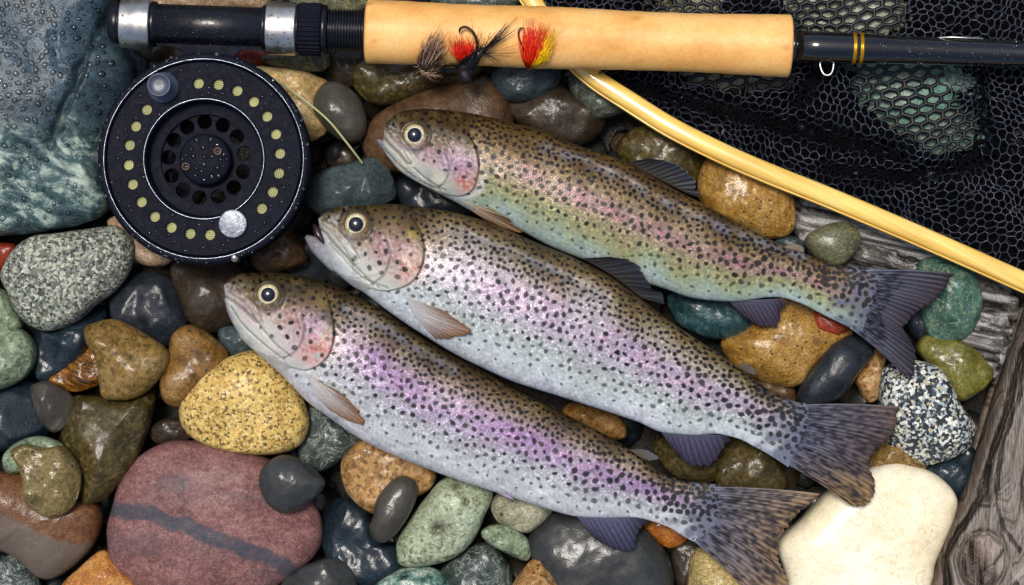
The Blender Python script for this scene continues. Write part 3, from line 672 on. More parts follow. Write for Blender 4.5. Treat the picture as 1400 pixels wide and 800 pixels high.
def fin(name, root, base, edge, zb, ze, col0, col1, rays=14, thick=1.6, nper=7, m=26, spots=None, bow=0.0, ripple=.5, ragged=1.6, seed=1, curl=0.0, raycol=.32, root_thick=0.0, col2=None):
    n = rays * nper
    B = cat(base, n) if len(base) > 2 else np.linspace(base[0], base[1], n)
    E = cat(edge, n)
    g = np.random.default_rng(seed)
    s = np.linspace(0, 1, n)
    d = E - B; dl = np.linalg.norm(d, axis=1)[:, None] + 1e-6
    rag = (np.interp(s, np.linspace(0, 1, rays * 2 + 1), g.normal(size=rays * 2 + 1)) * ragged)
    E = E + d / dl * rag[:, None]
    t = np.linspace(0, 1, m)
    pts = B[None] * (1 - t)[:, None, None] + E[None] * t[:, None, None]
    nrm = np.stack([-(d / dl)[:, 1], (d / dl)[:, 0]], -1)
    pts = pts + bow * (t * (1 - t) * 4)[:, None, None] * nrm[None]
    zb_ = np.interp(s, np.linspace(0, 1, len(np.atleast_1d(zb))), np.atleast_1d(zb)); ze_ = np.interp(s, np.linspace(0, 1, len(np.atleast_1d(ze))), np.atleast_1d(ze))
    Z = zb_[None] * (1 - t)[:, None] + ze_[None] * t[:, None]
    ph = 2 * np.pi * rays * s
    fold = Waves(seed + 5, .45, 8, 1)(s[:, None])
    Z = Z + ripple * np.sin(ph)[None] * sstep(0, .3, t)[:, None] * (1 - .6 * t[:, None]) + curl * fold[None] * t[:, None] * 6
    th = (thick + root_thick * np.exp(-t * 7))[:, None] / 2
    top = P(pts[..., 0], pts[..., 1], Z + th); bot = P(pts[..., 0], pts[..., 1], Z - th)
    k = (.5 + .5 * np.sin(ph))[None] * np.ones((m, 1))
    w = (t ** 1.0)[:, None] + 0 * k
    C = lin(col0)[None, None] * (1 - w[..., None]) + lin(col1)[None, None] * w[..., None]
    if col2 is not None:
        lo = sstep(.55, .8, s + .05 * fold)[None, :, None] * w[..., None] ** 1.5
        C = C * (1 - lo) + lin(col2) * lo
    rk = raycol * sstep(.0, .35, t)[:, None, None]
    C = C * (1 - rk + 2 * rk * k[..., None] ** 1.5) * (1 + .15 * sstep(0, .3, t)[:, None, None] * g.normal(size=(m, n, 1)))
    if spots is not None:
        dens, sr, sc, tmin, tmax = spots
        for _ in range(dens):
            a, b = g.uniform(0.02, .98), g.uniform(tmin, tmax)
            ii = np.abs(s - a) * n / nper; jj = np.abs(t - b)
            rw = .42 if b > .3 else .5
            q = np.exp(-((ii[None] / rw) ** 2 + (jj[:, None] / (sr)) ** 2) ** 1.6)
            C = C * (1 - .85 * q[..., None]) + lin(sc) * .85 * q[..., None]
    C = np.clip(C, .003, 1)
    V = np.concatenate([top.reshape(-1, 3), bot.reshape(-1, 3)]); nt = m * n
    F = grid_faces(m, n, flip=True).tolist() + (grid_faces(m, n) + nt).tolist()
    rim = [i * n for i in range(m)] + [(m - 1) * n + j for j in range(1, n)] + [i * n + n - 1 for i in range(m - 2, -1, -1)] + list(range(n - 2, 0, -1))
    for a, b in zip(rim, rim[1:] + rim[:1]): F.append([a, b, b + nt, a + nt])
    return part(name, V, F, FIN_MAT, root, cols=np.concatenate([C.reshape(-1, 3)] * 2))

def trout(spec):
    q = spec; dors = np.asarray(q['dors'], float); vent = np.asarray(q['vent'], float)
    snout = (dors[0] + vent[0]) / 2; tail = (dors[-1] + vent[-1]) / 2
    ax = tail - snout; L = np.linalg.norm(ax); ax /= L
    bx = np.array([ax[1], -ax[0]])          # towards the back of the fish (up in the picture)
    fr = lambda p: np.stack([(np.asarray(p, float) - snout) @ ax, (np.asarray(p, float) - snout) @ bx], -1)
    D = cat(fr(dors), 400); Ve = cat(fr(vent), 400)
    s0 = 0.0; s1 = max(D[-1, 0], Ve[-1, 0])
    NS, NJ, NB = 860, 190, 14
    u = np.linspace(0, 1, NS); s = s1 * (u * .8 + .2 * u ** 2.2); s[0] = 0.02
    dd = np.interp(s, np.maximum.accumulate(D[:, 0]), D[:, 1]); vv = np.interp(s, np.maximum.accumulate(Ve[:, 0]), Ve[:, 1])
    k = np.ones(9) / 9
    sm = lambda a: np.r_[a[:4], np.convolve(a, k, 'valid'), a[-4:]]
    dd, vv = sm(dd), sm(vv)
    round_ = np.sqrt(np.clip(1 - (1 - np.clip(s / q.get('nose', 16), 0, 1)) ** 2, 0, 1))
    mid = (dd + vv) / 2; hh = np.maximum((dd - vv) / 2, 2.0) * np.maximum(round_, .05)
    t = s / s1
    ratio = np.interp(t, [0, .06, .18, .35, .6, .85, 1], [.62, .62, .62, .58, .5, .36, .012])
    w = hh * ratio
    zc = np.interp(t, [0, .2, .6, 1], q['z'])
    th = np.r_[np.linspace(0, np.pi, NJ), np.pi + np.linspace(0, np.pi, NB + 2)[1:-1]]
    v = -np.cos(th); zf = np.sign(np.sin(th)) * np.abs(np.sin(th)) ** .92
    Sg = s[:, None] + 0 * v[None]; Dg = mid[:, None] + hh[:, None] * v[None]
    Zg = zc[:, None] + w[:, None] * zf[None]
    Px = snout[0] + Sg * ax[0] + Dg * bx[0]; Py = snout[1] + Sg * ax[1] + Dg * bx[1]
    up = sstep(0, .25, zf)[None]
    Vn = v[None] + 0 * Sg
    pts2 = np.stack([Px, Py], -1)
    wA, wB, wC = Waves(q['seed'], 90, 16, 2)(pts2), Waves(q['seed'] + 1, 28, 20, 2)(pts2), Waves(q['seed'] + 2, 9, 26, 2)(pts2)
    g = np.random.default_rng(q['seed'])
    # gill cover
    op = fr(q['oper']); o_ = np.argsort(op[:, 1]); opd, ops = op[o_, 1], op[o_, 0]
    opc = cat(op[o_], 80); so = np.interp(Dg, opc[:, 1], opc[:, 0])
    edge = so - Sg
    top_fade = 1 - sstep(opd[-1] - 4, opd[-1] + 14, Dg); low = sstep(opd[0] - 6, opd[0] + 4, Dg)
    cover = sstep(-1.2, 2.2, edge) * (1 - sstep(30, 85, edge)) * top_fade * low
    Zg = Zg + up * 5.0 * cover
    pre = edge - q.get('pre', 42) - 6 * np.sin(Dg / 16)
    Zg = Zg + up * 1.0 * sstep(-2.5, 3, pre) * (1 - sstep(12, 40, pre)) * top_fade * low
    ex, ey, er = q['eye']
    de = np.hypot(Px - ex, Py - ey)
    Zg = Zg + up * (3.6 * np.exp(-((de - er * 1.3) / 4.5) ** 2) - 2.0 * np.exp(-(de / er) ** 4))
    mo = dist_poly(Px, Py, q['mouth'])
    Zg = Zg - up * 3.5 * np.exp(-(mo / 2.0) ** 2)
    mx_ = dist_poly(Px, Py, [(a + 5 * bx[0] + 2 * ax[0], b + 5 * bx[1] + 2 * ax[1]) for a, b in q['mouth']])
    Zg = Zg + up * 2.6 * np.exp(-(mx_ / 4.2) ** 4)
    Zg = Zg + up * .22 * wB * sstep(.05, .2, t)[:, None]
    ll = Dg - (mid + hh * .16)[:, None]
    head = sstep(2, -2, -edge) * 1.0
    head = np.where(Sg < so, 1.0, 0.0)
    head = sstep(-3, 3, edge)
    # a long shallow dent along the back, added for the sky sheen painted over it
    fd = dist_poly(Px, Py, q['sheen_furrow']) if 'sheen_furrow' in q else 1e9 + 0 * Px
    Zg = Zg - up * 4.0 * np.exp(-(fd / 7) ** 2)
    for hl in q['lines']: Zg = Zg - up * 1.6 * np.exp(-(dist_poly(Px, Py, cat(hl, 14)) / 1.6) ** 2) * head
    V3 = P(Px, Py, Zg)
    # ---------------- skin colours
    c = q['cols']; stops = q['stops']
    vj = Vn + .10 * wA + .05 * wB
    body = np.stack([np.interp(vj, stops, [lin(x)[kk] for x in c]) for kk in range(3)], -1)
    band = np.exp(-((Vn - q['band_v'] - .05 * wA) / q['band_w']) ** 2) * sstep(.2, .34, t)[:, None] * (1 - .35 * sstep(.8, 1, t))[:, None] * np.clip(.9 + .22 * wA + .14 * wB, 0, 1.2)
    body = body * (1 - q['band_k'] * band[..., None]) + lin(q['band_c']) * q['band_k'] * band[..., None]
    b2 = np.exp(-((Vn - q['band_v'] + .02) / (q['band_w'] * .5)) ** 2) * np.clip(wB * .9 + .1, 0, 1) * sstep(.25, .4, t)[:, None]
    body = body * (1 - .28 * b2[..., None]) + lin(q['band_c2']) * .28 * b2[..., None]
    hd = np.stack([np.interp(vj, [-1, -.6, -.32, .0, .26, .6, 1], [lin(x)[kk] for x in q['head']]) for kk in range(3)], -1)
    C = body * (1 - head[..., None]) + hd * head[..., None]
    C = C * (1 + .12 * wC[..., None] + .10 * wB[..., None])
    for (bx_, by_, br, bc, bk) in q['blobs']:
        m_ = min(bk * 1.25, 1) * np.exp(-(((Px - bx_) ** 2 + (Py - by_) ** 2) / (br * br)) ** 1.3) * np.clip(.85 + .4 * wB + .25 * wC, 0, 1)
        C = C * (1 - m_[..., None]) + lin(bc) * m_[..., None]
    sky_sheen = np.exp(-((fd + 2 * wC) / 6.5) ** 2) * .62 * np.clip(.8 + .5 * wB, 0, 1)  # sky reflection painted as a pale blue-grey streak in the skin
    C = C * (1 - sky_sheen[..., None]) + lin((132, 136, 150)) * sky_sheen[..., None]
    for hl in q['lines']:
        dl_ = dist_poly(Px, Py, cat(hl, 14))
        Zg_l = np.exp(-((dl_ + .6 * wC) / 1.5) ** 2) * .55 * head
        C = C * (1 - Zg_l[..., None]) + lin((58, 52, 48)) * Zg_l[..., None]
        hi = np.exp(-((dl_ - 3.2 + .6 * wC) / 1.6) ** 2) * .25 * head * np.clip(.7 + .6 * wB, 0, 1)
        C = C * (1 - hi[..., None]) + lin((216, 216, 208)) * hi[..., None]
    mot = head * np.clip(wC * 1.1 - .25, 0, 1) * .4 * sstep(-.75, -.2, Vn)
    C = C * (1 - mot[..., None]) + lin((70, 58, 40)) * mot[..., None]
    prl = head * np.clip(-wC * 1.0 - .1, 0, 1) * .35 * (1 - sstep(.2, .6, Vn))
    C = C * (1 - prl[..., None]) + lin((224, 220, 206)) * prl[..., None]
    mxm = .55 * np.exp(-(mx_ / 4.0) ** 4) * np.clip(.8 + .4 * wB, 0, 1)
    C = C * (1 - mxm[..., None]) + lin((186, 180, 164)) * mxm[..., None]
    gb = head * np.clip(wB * .8 + wC * .35, 0, 1) * .45 * sstep(-.5, 0, Vn)
    C = C * (1 - gb[..., None]) + lin((112, 92, 52)) * gb[..., None]
    # lines of the head
    ln = np.exp(-(edge / 1.4) ** 2) * top_fade * low * np.clip(.38 + .3 * wB, .1, .6)
    ln = np.maximum(ln, .45 * np.exp(-(mo / 1.5) ** 2))
    ln = np.maximum(ln, .10 * np.exp(-(pre / 1.6) ** 2) * top_fade * low)
    ring = np.exp(-((de - er * 1.34) / 3.6) ** 2) * (.4 + .35 * sstep(-10, 14, (Px - ex) * ax[0] + (Py - ey) * ax[1]))
    nst = np.hypot(Px - (ex - 22 * ax[0] + 6 * bx[0]), Py - (ey - 22 * ax[1] + 6 * bx[1]))
    ln = np.maximum(ln, .8 * np.exp(-(nst / 2.4) ** 2))
    ln = np.maximum(ln, ring)
    C = C * (1 - ln[..., None]) + lin((52, 46, 40)) * ln[..., None]
    white = np.exp(-((edge + 7) / 6) ** 2) * (1 - sstep(opd[0] + 26, opd[0] + 60, Dg)) * .75 * low
    C = C * (1 - white[..., None]) + lin((214, 218, 214)) * white[..., None]
    tw = sstep(.90, .985, t[:, None] + .025 * wB + .015 * wC)[..., None] * .92
    C = C * (1 - tw) + lin((92, 98, 118)) * (1 + .15 * wC[..., None]) * tw
    # ---------------- spots
    SPM = np.zeros(Vn.shape); acc = np.zeros((0, 3))
    for _ in range(13000):
        si, vi = g.uniform(0.01, 1), g.uniform(-.82, .97)
        S_ = si * s1; i = np.searchsorted(s, S_); i = min(i, NS - 1)
        d_ = mid[i] + hh[i] * vi
        e_ = np.interp(d_, opc[:, 1], opc[:, 0]) - S_
        if e_ > 0:
            if vi < -.5 or si < .09 and vi < .3: continue
            sp, r = (14, g.uniform(2.2, 4.2)) if vi < .3 else (9, g.uniform(2.0, 3.4))
        else:
            if vi > .42: sp, r = 6.6, g.uniform(2.3, 3.5)
            elif vi > -.1: sp, r = 9.6, g.uniform(2.4, 4.2)
            else: sp, r = 11.0 + 9 * max(0, -vi - .5), g.uniform(2.2, 3.7) * (1.0 if vi > -.62 else .75)
            if si > .72: r *= 1.15
            if si > .88: sp *= .85; r *= 1.1
            sp *= q.get('sp', 1)
            if vi < -.6 and g.random() < .55: continue
        if len(acc) and np.any(np.hypot(acc[:, 0] - S_, acc[:, 1] - d_) < sp): continue
        px_ = snout + S_ * ax + d_ * bx
        if math.hypot(px_[0] - ex, px_[1] - ey) < er * 1.5: continue
        acc = np.vstack([acc, [S_, d_, r]])
        i0, i1 = np.searchsorted(s, S_ - 8), np.searchsorted(s, S_ + 8) + 1
        dsub, ssub = Dg[i0:i1, :NJ] - d_, Sg[i0:i1, :NJ] - S_
        fo = max(math.sqrt(max(1 - vi * vi, .03)), .3) ** .5
        an = g.uniform(0, 3.14); e1 = g.uniform(.8, 1.3)
        a_, b_ = ssub * math.cos(an) + dsub / fo * math.sin(an), -ssub * math.sin(an) + dsub / fo * math.cos(an)
        rr = np.hypot(a_ * e1, b_ / e1) * (1 + .12 * wC[i0:i1, :NJ])
        mk = (1 - sstep(r * .8, r * 1.15, rr)) * g.uniform(.88, 1.0)
        if vi < -.35: mk = mk * .8
        SPM[i0:i1, :NJ] = np.maximum(SPM[i0:i1, :NJ], mk)
        C[i0:i1, :NJ] = C[i0:i1, :NJ] * (1 - mk[..., None]) + lin(q['spot']) * mk[..., None]
    C = np.clip(C * .8, .004, .95)
    glit = (1 - head) * (1 - .85 * sstep(-.25, -.7, Vn)) * np.clip(.9 + .2 * wB, 0, 1.1)
    glit = (np.clip(glit, 0, 1) + .12) * (1 - sky_sheen) * (1 - .85 * SPM) * (1 - sstep(.9, .99, t)[:, None])
    root = empty('trout', P(*(snout + ax * L * .4), q['z'][1] - 60), q['label'], 'fish', 'rainbow trout laid on the stones')
    n = len(th)
    F = grid_faces(NS, n, wrap_m=True).tolist() + [list(range(n)), [(NS - 1) * n + kk for kk in range(n)][::-1]]
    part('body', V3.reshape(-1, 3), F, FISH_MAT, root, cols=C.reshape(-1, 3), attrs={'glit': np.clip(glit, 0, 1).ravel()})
    def surf(x, y):
        p = fr(np.array([x, y])); i = min(np.searchsorted(s, p[0]), NS - 1)
        vv_ = np.clip((p[1] - mid[i]) / hh[i], -1, 1)
        return zc[i] + w[i] * (1 - vv_ * vv_) ** .46
    # eye: socket rim, iris and pupil
    ez = surf(ex, ey) - 1.5
    ec = P(ex, ey, ez); tiltv = np.array([0, 0, 0])
    pr = [(er * 1.14, -3), (er * 1.10, 1.0), (er * 1.0, 2.2), (er * .92, 3.0), (er * .8, 3.8), (er * .62, 4.6), (er * .3, 5.2), (.02, 5.4)]
    V, F = lathe_z((ec[0], ec[1]), [(r, z + ez) for r, z in pr], 40)
    ic = [(44, 38, 30), (74, 64, 44), (112, 96, 62), (172, 152, 104), (208, 196, 158), (222, 214, 188), (60, 60, 66), (20, 20, 30)]
    cc = np.repeat(np.array([lin(x) for x in ic]), 40, 0) * (1 + .2 * g.normal(size=(320, 1)))
    eye = part('eye', V, F, EYE_MAT, root, cols=np.clip(cc, .01, 1))
    V, F = lathe_z((ec[0], ec[1]), [(er * .66, ez + 2), (er * .65, ez + 4.8), (er * .48, ez + 6.6), (er * .28, ez + 7.6), (.02, ez + 8)], 32)
    subpart('pupil', V, F, PUPIL_MAT, eye, root)
    # lower jaw
    jw = cat(q['jaw'], 40); wj = np.interp(np.linspace(0, 1, 40), [0, .05, .16, .5, 1], [.12, .24, .46, .85, .6]) * q['jaw_w']
    tg = np.gradient(jw, axis=0); tg /= np.linalg.norm(tg, axis=1)[:, None]; nn = np.stack([-tg[:, 1], tg[:, 0]], -1)
    a = np.linspace(0, 2 * np.pi, 20, endpoint=False)
    zj = np.interp(np.linspace(0, 1, 40), [0, 1], q['jaw_z'])
    X_ = jw[:, None, 0] + wj[:, None] * np.cos(a) * nn[:, None, 0]; Y_ = jw[:, None, 1] + wj[:, None] * np.cos(a) * nn[:, None, 1]
    Z_ = zj[:, None] + wj[:, None] * .9 * np.sin(a)
    V = P(X_, Y_, Z_).reshape(-1, 3)
    F = grid_faces(40, 20, wrap_m=True, flip=True).tolist() + [list(range(20))[::-1], [39 * 20 + kk for kk in range(20)]]
    cj = np.clip(np.repeat(np.linspace(0, 1, 40)[:, None] * (lin((176, 182, 184)) - lin((112, 106, 112))) + lin((112, 106, 112)), 20, 0) * (1 + .14 * g.normal(size=(800, 1))), .02, 1)
    part('lower_jaw', V, F, JAW_MAT, root, cols=cj)
    if 'gape' in q:
        gx_, gy_, ga, gb = q['gape']
        V, F = pebble_arr(np.array([0, 0, 0.0]), 1.0, 5, 20, 12, 1.0)
        V = V / S; an = math.radians(-52)
        V = np.stack([V[:, 0] * ga, V[:, 1] * gb, V[:, 2] * 14], -1)
        V = np.stack([V[:, 0] * math.cos(an) - V[:, 1] * math.sin(an), V[:, 0] * math.sin(an) + V[:, 1] * math.cos(an), V[:, 2]], -1)
        part('mouth', V * S + P(gx_, gy_, q['z'][0] - 4), F, MOUTH_MAT, root)
    for fs in q['fins']:
        f = dict(fs); nm = f.pop('name'); on = f.pop('on', None)
        if on is not None:
            f['zb'] = [surf(*p) + on for p in f['base']]; f['ze'] = [surf(*p) + on + f.get('lift', 3) for p in f['edge']]
        f.pop('lift', None)
        fin(nm, root, **f)
    return root, surf

NAVY0, NAVY1 = (70, 74, 92), (40, 36, 48)
trout(dict(seed=101, label='lowest of the three trout, with the strongest purple pink stripe', z=[110, 112, 108, 100],
    dors=[(304, 392), (312, 380), (330, 374), (380, 373), (430, 382), (476, 398), (530, 428), (590, 470), (662, 508), (700, 530), (750, 555), (800, 580), (840, 601), (862, 615), (900, 643), (925, 654), (950, 660), (980, 662)],
    vent=[(304, 398), (312, 425), (328, 460), (350, 482), (382, 510), (420, 549), (450, 571), (487, 597), (525, 617), (562, 632), (600, 647), (637, 660), (700, 680), (745, 695), (787, 706), (830, 708), (872, 708), (912, 720), (937, 735), (964, 748)],
    eye=(367, 403, 14.3), lines=[[(312, 398), (325, 406), (338, 418), (349, 437)], [(318, 391), (333, 402), (347, 414), (357, 432)], [(316, 420), (334, 446), (360, 470), (388, 492)], [(352, 440), (372, 466), (398, 488)], [(412, 430), (416, 452), (406, 478), (388, 490)]], oper=[(446, 400), (453, 425), (457, 450), (454, 475), (442, 495), (420, 506), (396, 502)], pre=40,
    mouth=[(304, 404), (318, 412), (334, 424), (350, 440)],
    sheen_furrow=[(470, 424), (520, 446), (570, 478), (620, 508)],
    stops=[-1, -.75, -.42, -.12, .2, .5, .74, 1],
    cols=[(216, 216, 222), (212, 214, 216), (192, 196, 198), (178, 172, 182), (184, 166, 172), (156, 138, 116), (112, 92, 58), (70, 56, 30)],
    band_v=.16, band_w=.30, band_k=.68, band_c=(150, 116, 176), band_c2=(186, 136, 150), spot=(12, 10, 18),
    head=[(188, 194, 196), (202, 202, 196), (200, 182, 182), (166, 140, 128), (108, 88, 54), (74, 60, 32), (52, 42, 24)],
    blobs=[(432, 474, 26, (214, 132, 120), .75), (402, 438, 22, (196, 132, 140), .5), (428, 448, 20, (168, 128, 180), .6), (360, 462, 26, (218, 216, 200), .6), (440, 410, 14, (150, 124, 70), .5), (322, 386, 15, (84, 78, 66), .75), (390, 476, 20, (206, 190, 196), .5)],
    jaw=[(307, 408), (322, 438), (346, 466), (374, 490)], jaw_w=9, jaw_z=(104, 112),
    fins=[dict(name='tail_fin', base=[(962, 666), (966, 690), (958, 715), (946, 738)], edge=[(1122, 675), (1104, 692), (1086, 706), (1072, 726), (1064, 748), (1066, 768), (1076, 790), (1070, 815), (1050, 824), (1032, 822)],
               zb=[101, 101, 101], ze=[104, 96, 92, 98], col0=(92, 98, 118), col1=(128, 102, 70), rays=24, root_thick=0.0, spots=(420, .03, (26, 24, 30), .0, 1), bow=-3, ripple=1.2, curl=.5, seed=4),
          dict(name='pectoral_fin', base=[(417, 511), (424, 522), (426, 536)], edge=[(462, 534), (482, 553), (499, 580), (478, 576), (452, 562)], on=2.5, lift=4, zb=0, ze=0, col0=(182, 180, 180), col1=(116, 80, 46), rays=14, ripple=.35, raycol=.2, seed=5),
          dict(name='pelvic_fin', base=[(622, 648), (650, 660)], edge=[(660, 658), (690, 672), (702, 684)], zb=[112, 112], ze=[116, 110], col0=(178, 168, 190), col1=(150, 138, 168), rays=8, seed=6),
          dict(name='anal_fin', base=[(786, 703), (830, 705), (878, 708)], edge=[(812, 734), (838, 749), (864, 753), (870, 740), (878, 722), (888, 714)], zb=[106, 104], ze=[88, 84], col0=(86, 84, 108), col1=(44, 42, 62), rays=12, seed=7),
          dict(name='adipose_fin', base=[(860, 615), (876, 626)], edge=[(880, 614), (890, 617), (899, 626), (888, 630)], zb=[112, 110], ze=[112, 110], col0=(70, 62, 46), col1=(72, 74, 76), rays=6, thick=4, ripple=.05, raycol=.05, seed=8)]))

trout(dict(seed=202, label='middle trout of the three, silver lilac, with its mouth open', z=[124, 128, 122, 108],
    dors=[(433, 300), (440, 291), (465, 283), (500, 280), (540, 279), (576, 283), (620, 290), (660, 301), (700, 317), (740, 334), (780, 350), (830, 375), (875, 407), (912, 436), (950, 462), (988, 487), (1020, 510), (1052, 533), (1080, 547), (1104, 552)],
    vent=[(434, 306), (442, 330), (452, 364), (480, 390), (500, 402), (530, 425), (565, 449), (620, 483), (662, 504), (700, 521), (730, 531), (762, 541), (800, 553), (840, 566), (875, 578), (905, 591), (950, 595), (978, 593), (1010, 600), (1030, 610), (1052, 622), (1078, 639)],
    eye=(487, 307, 15), lines=[[(440, 306), (458, 322), (472, 342), (485, 364)], [(452, 304), (467, 319), (481, 336), (491, 353)], [(450, 332), (468, 352), (492, 377), (518, 393)], [(488, 366), (506, 384), (530, 394)], [(527, 326), (533, 348), (526, 374), (508, 390)], [(470, 284), (466, 296), (462, 306)]], oper=[(562, 296), (572, 310), (579, 330), (580, 348), (577, 364), (567, 382), (550, 393), (526, 398), (505, 394)], pre=46,
    mouth=[(436, 312), (446, 320), (453, 330), (470, 348), (482, 362)],
    sheen_furrow=[(640, 322), (700, 346), (760, 372), (830, 408)],
    stops=[-1, -.75, -.42, -.12, .24, .54, .76, 1],
    cols=[(218, 222, 228), (210, 218, 220), (192, 200, 196), (186, 184, 190), (188, 178, 182), (170, 156, 136), (130, 110, 72), (78, 62, 34)],
    band_v=.1, band_w=.3, band_k=.5, band_c=(186, 156, 196), band_c2=(204, 156, 160), spot=(12, 11, 18),
    head=[(190, 198, 202), (202, 206, 198), (198, 190, 182), (174, 148, 126), (116, 94, 52), (80, 64, 32), (54, 44, 24)],
    blobs=[(560, 368, 22, (216, 148, 132), .75), (530, 338, 26, (188, 140, 160), .6), (563, 322, 9, (176, 150, 50), .75), (506, 376, 20, (220, 214, 196), .5), (462, 340, 22, (206, 212, 210), .6), (442, 300, 14, (92, 82, 70), .75), (458, 300, 7, (190, 192, 190), .5), (562, 346, 16, (214, 170, 176), .5), (540, 312, 18, (150, 124, 76), .4)],
    jaw=[(418, 323), (441, 341), (470, 358), (506, 378)], jaw_w=23, jaw_z=(116, 124), nose=12, gape=(438, 322, 15, 6),
    fins=[dict(name='tail_fin', base=[(1086, 554), (1082, 580), (1074, 605), (1062, 628)], edge=[(1230, 556), (1226, 574), (1216, 598), (1200, 612), (1188, 630), (1192, 648), (1197, 664), (1190, 684), (1174, 693), (1158, 688)],
               zb=[109, 109, 109], ze=[106, 100, 96, 100], col0=(92, 98, 118), col1=(84, 66, 58), col2=(140, 112, 70), rays=24, root_thick=0.0, spots=(380, .03, (26, 22, 30), .0, 1), bow=-3, ripple=1.2, curl=.5, seed=14),
          dict(name='pectoral_fin', base=[(556, 407), (562, 424), (572, 440)], edge=[(606, 424), (628, 440), (643, 452), (622, 461), (596, 464)], on=2.5, lift=4, zb=0, ze=0, col0=(182, 180, 180), col1=(116, 80, 46), rays=14, ripple=.35, raycol=.2, seed=15),
          dict(name='pelvic_fin', base=[(762, 532), (790, 545)], edge=[(800, 539), (826, 552), (843, 564)], zb=[122, 120], ze=[126, 118], col0=(186, 184, 186), col1=(112, 96, 84), rays=8, seed=16),
          dict(name='anal_fin', base=[(902, 588), (945, 592), (994, 596)], edge=[(920, 614), (938, 633), (956, 638), (976, 630), (988, 612), (1000, 602)], zb=[116, 112], ze=[96, 92], col0=(78, 76, 96), col1=(48, 42, 60), rays=12, seed=17),
          dict(name='dorsal_fin', base=[(795, 353), (835, 376), (878, 408)], edge=[(836, 351), (862, 357), (878, 374), (890, 394), (906, 402), (908, 416)], zb=[128, 126, 124], ze=[150, 146, 134], col0=(52, 52, 50), col1=(34, 37, 46), rays=12, seed=18, ripple=.5, raycol=.2),
          dict(name='adipose_fin', base=[(1008, 500), (1022, 510)], edge=[(1018, 497), (1030, 503), (1033, 513)], zb=[118, 116], ze=[118, 116], col0=(70, 62, 48), col1=(78, 74, 66), rays=5, thick=4, ripple=.05, raycol=.05, seed=19)]))

trout(dict(seed=303, label='topmost of the three trout, golden green with a narrow red stripe', z=[114, 118, 114, 108],
    dors=[(526, 172), (530, 161), (542, 155), (562, 150), (588, 149), (625, 152), (675, 161), (700, 168), (740, 178), (782, 196), (820, 208), (850, 219), (890, 240), (925, 260), (975, 286), (1025, 312), (1052, 327), (1088, 342), (1125, 356), (1156, 364), (1194, 366)],
    vent=[(524, 180), (522, 200), (536, 222), (552, 238), (588, 259), (625, 278), (645, 289), (680, 300), (715, 317), (750, 336), (787, 351), (830, 368), (870, 383), (912, 396), (940, 406), (975, 411), (1010, 412), (1045, 407), (1070, 407), (1100, 417), (1125, 430), (1158, 446), (1178, 456)],
    eye=(567, 185, 14.5), lines=[[(529, 178), (540, 193), (552, 207), (561, 224)], [(537, 171), (550, 186), (562, 202), (571, 217)], [(526, 204), (546, 226), (572, 246), (602, 260)], [(566, 230), (584, 246), (608, 260)], [(606, 208), (614, 226), (610, 246), (598, 258)]], oper=[(640, 184), (650, 200), (655, 222), (653, 242), (646, 260), (630, 268), (606, 266)], pre=38,
    mouth=[(522, 186), (532, 198), (545, 210), (556, 224)],
    sheen_furrow=[(745, 203), (800, 222), (850, 245), (900, 274), (950, 297), (1000, 319), (1050, 335), (1100, 352)],
    stops=[-1, -.78, -.48, -.2, .1, .4, .62, 1],
    cols=[(182, 200, 198), (164, 182, 164), (160, 164, 122), (154, 144, 106), (150, 132, 110), (142, 120, 86), (112, 88, 50), (74, 54, 24)],
    band_v=.04, band_w=.17, band_k=.62, band_c=(158, 112, 126), band_c2=(172, 112, 114), spot=(20, 14, 12), sp=.95,
    head=[(180, 190, 190), (196, 196, 180), (184, 162, 162), (140, 118, 92), (98, 78, 42), (72, 56, 28), (54, 42, 22)],
    blobs=[(534, 168, 13, (84, 74, 54), .7), (636, 248, 18, (188, 92, 70), .75), (618, 222, 22, (176, 132, 180), .65), (585, 214, 20, (184, 142, 160), .5), (596, 248, 22, (206, 206, 176), .55), (552, 224, 18, (212, 210, 190), .6), (642, 222, 12, (158, 112, 160), .6)],
    jaw=[(516, 191), (535, 206), (558, 225), (590, 244)], jaw_w=15, jaw_z=(108, 114), nose=12,
    fins=[dict(name='tail_fin', base=[(1176, 370), (1176, 396), (1170, 424), (1161, 448)], edge=[(1303, 374), (1292, 394), (1274, 412), (1258, 424), (1240, 440), (1238, 455), (1248, 472), (1252, 490), (1248, 512), (1238, 516)],
               zb=[109, 109, 109], ze=[112, 98, 94, 100], col0=(92, 98, 118), col1=(50, 40, 46), rays=24, root_thick=0.0, spots=(220, .03, (28, 22, 28), .0, .5), bow=-3, ripple=2.0, curl=.9, seed=24),
          dict(name='pectoral_fin', base=[(630, 274), (640, 281), (644, 288)], edge=[(672, 286), (694, 298), (714, 318), (690, 312), (664, 301)], on=2, lift=0, zb=0, ze=0, col0=(168, 150, 130), col1=(120, 92, 60), rays=10, ripple=.6, seed=25),
          dict(name='anal_fin', base=[(994, 409), (1030, 410), (1072, 408)], edge=[(1016, 432), (1038, 445), (1060, 448), (1066, 436), (1068, 424), (1078, 415)], zb=[110, 108], ze=[92, 90], col0=(78, 74, 90), col1=(52, 42, 56), rays=12, seed=27),
          dict(name='dorsal_fin', base=[(858, 222), (895, 242), (938, 264)], edge=[(888, 216), (920, 223), (942, 238), (951, 254), (956, 270)], zb=[116, 116, 116], ze=[132, 128, 122], col0=(52, 50, 44), col1=(34, 37, 46), rays=12, seed=28, ripple=.5, raycol=.2),
          dict(name='adipose_fin', base=[(1072, 338), (1086, 342)], edge=[(1084, 332), (1096, 337), (1100, 346)], zb=[112, 112], ze=[112, 110], col0=(96, 84, 60), col1=(110, 100, 84), rays=5, thick=4, ripple=.05, raycol=.05, seed=29)]))

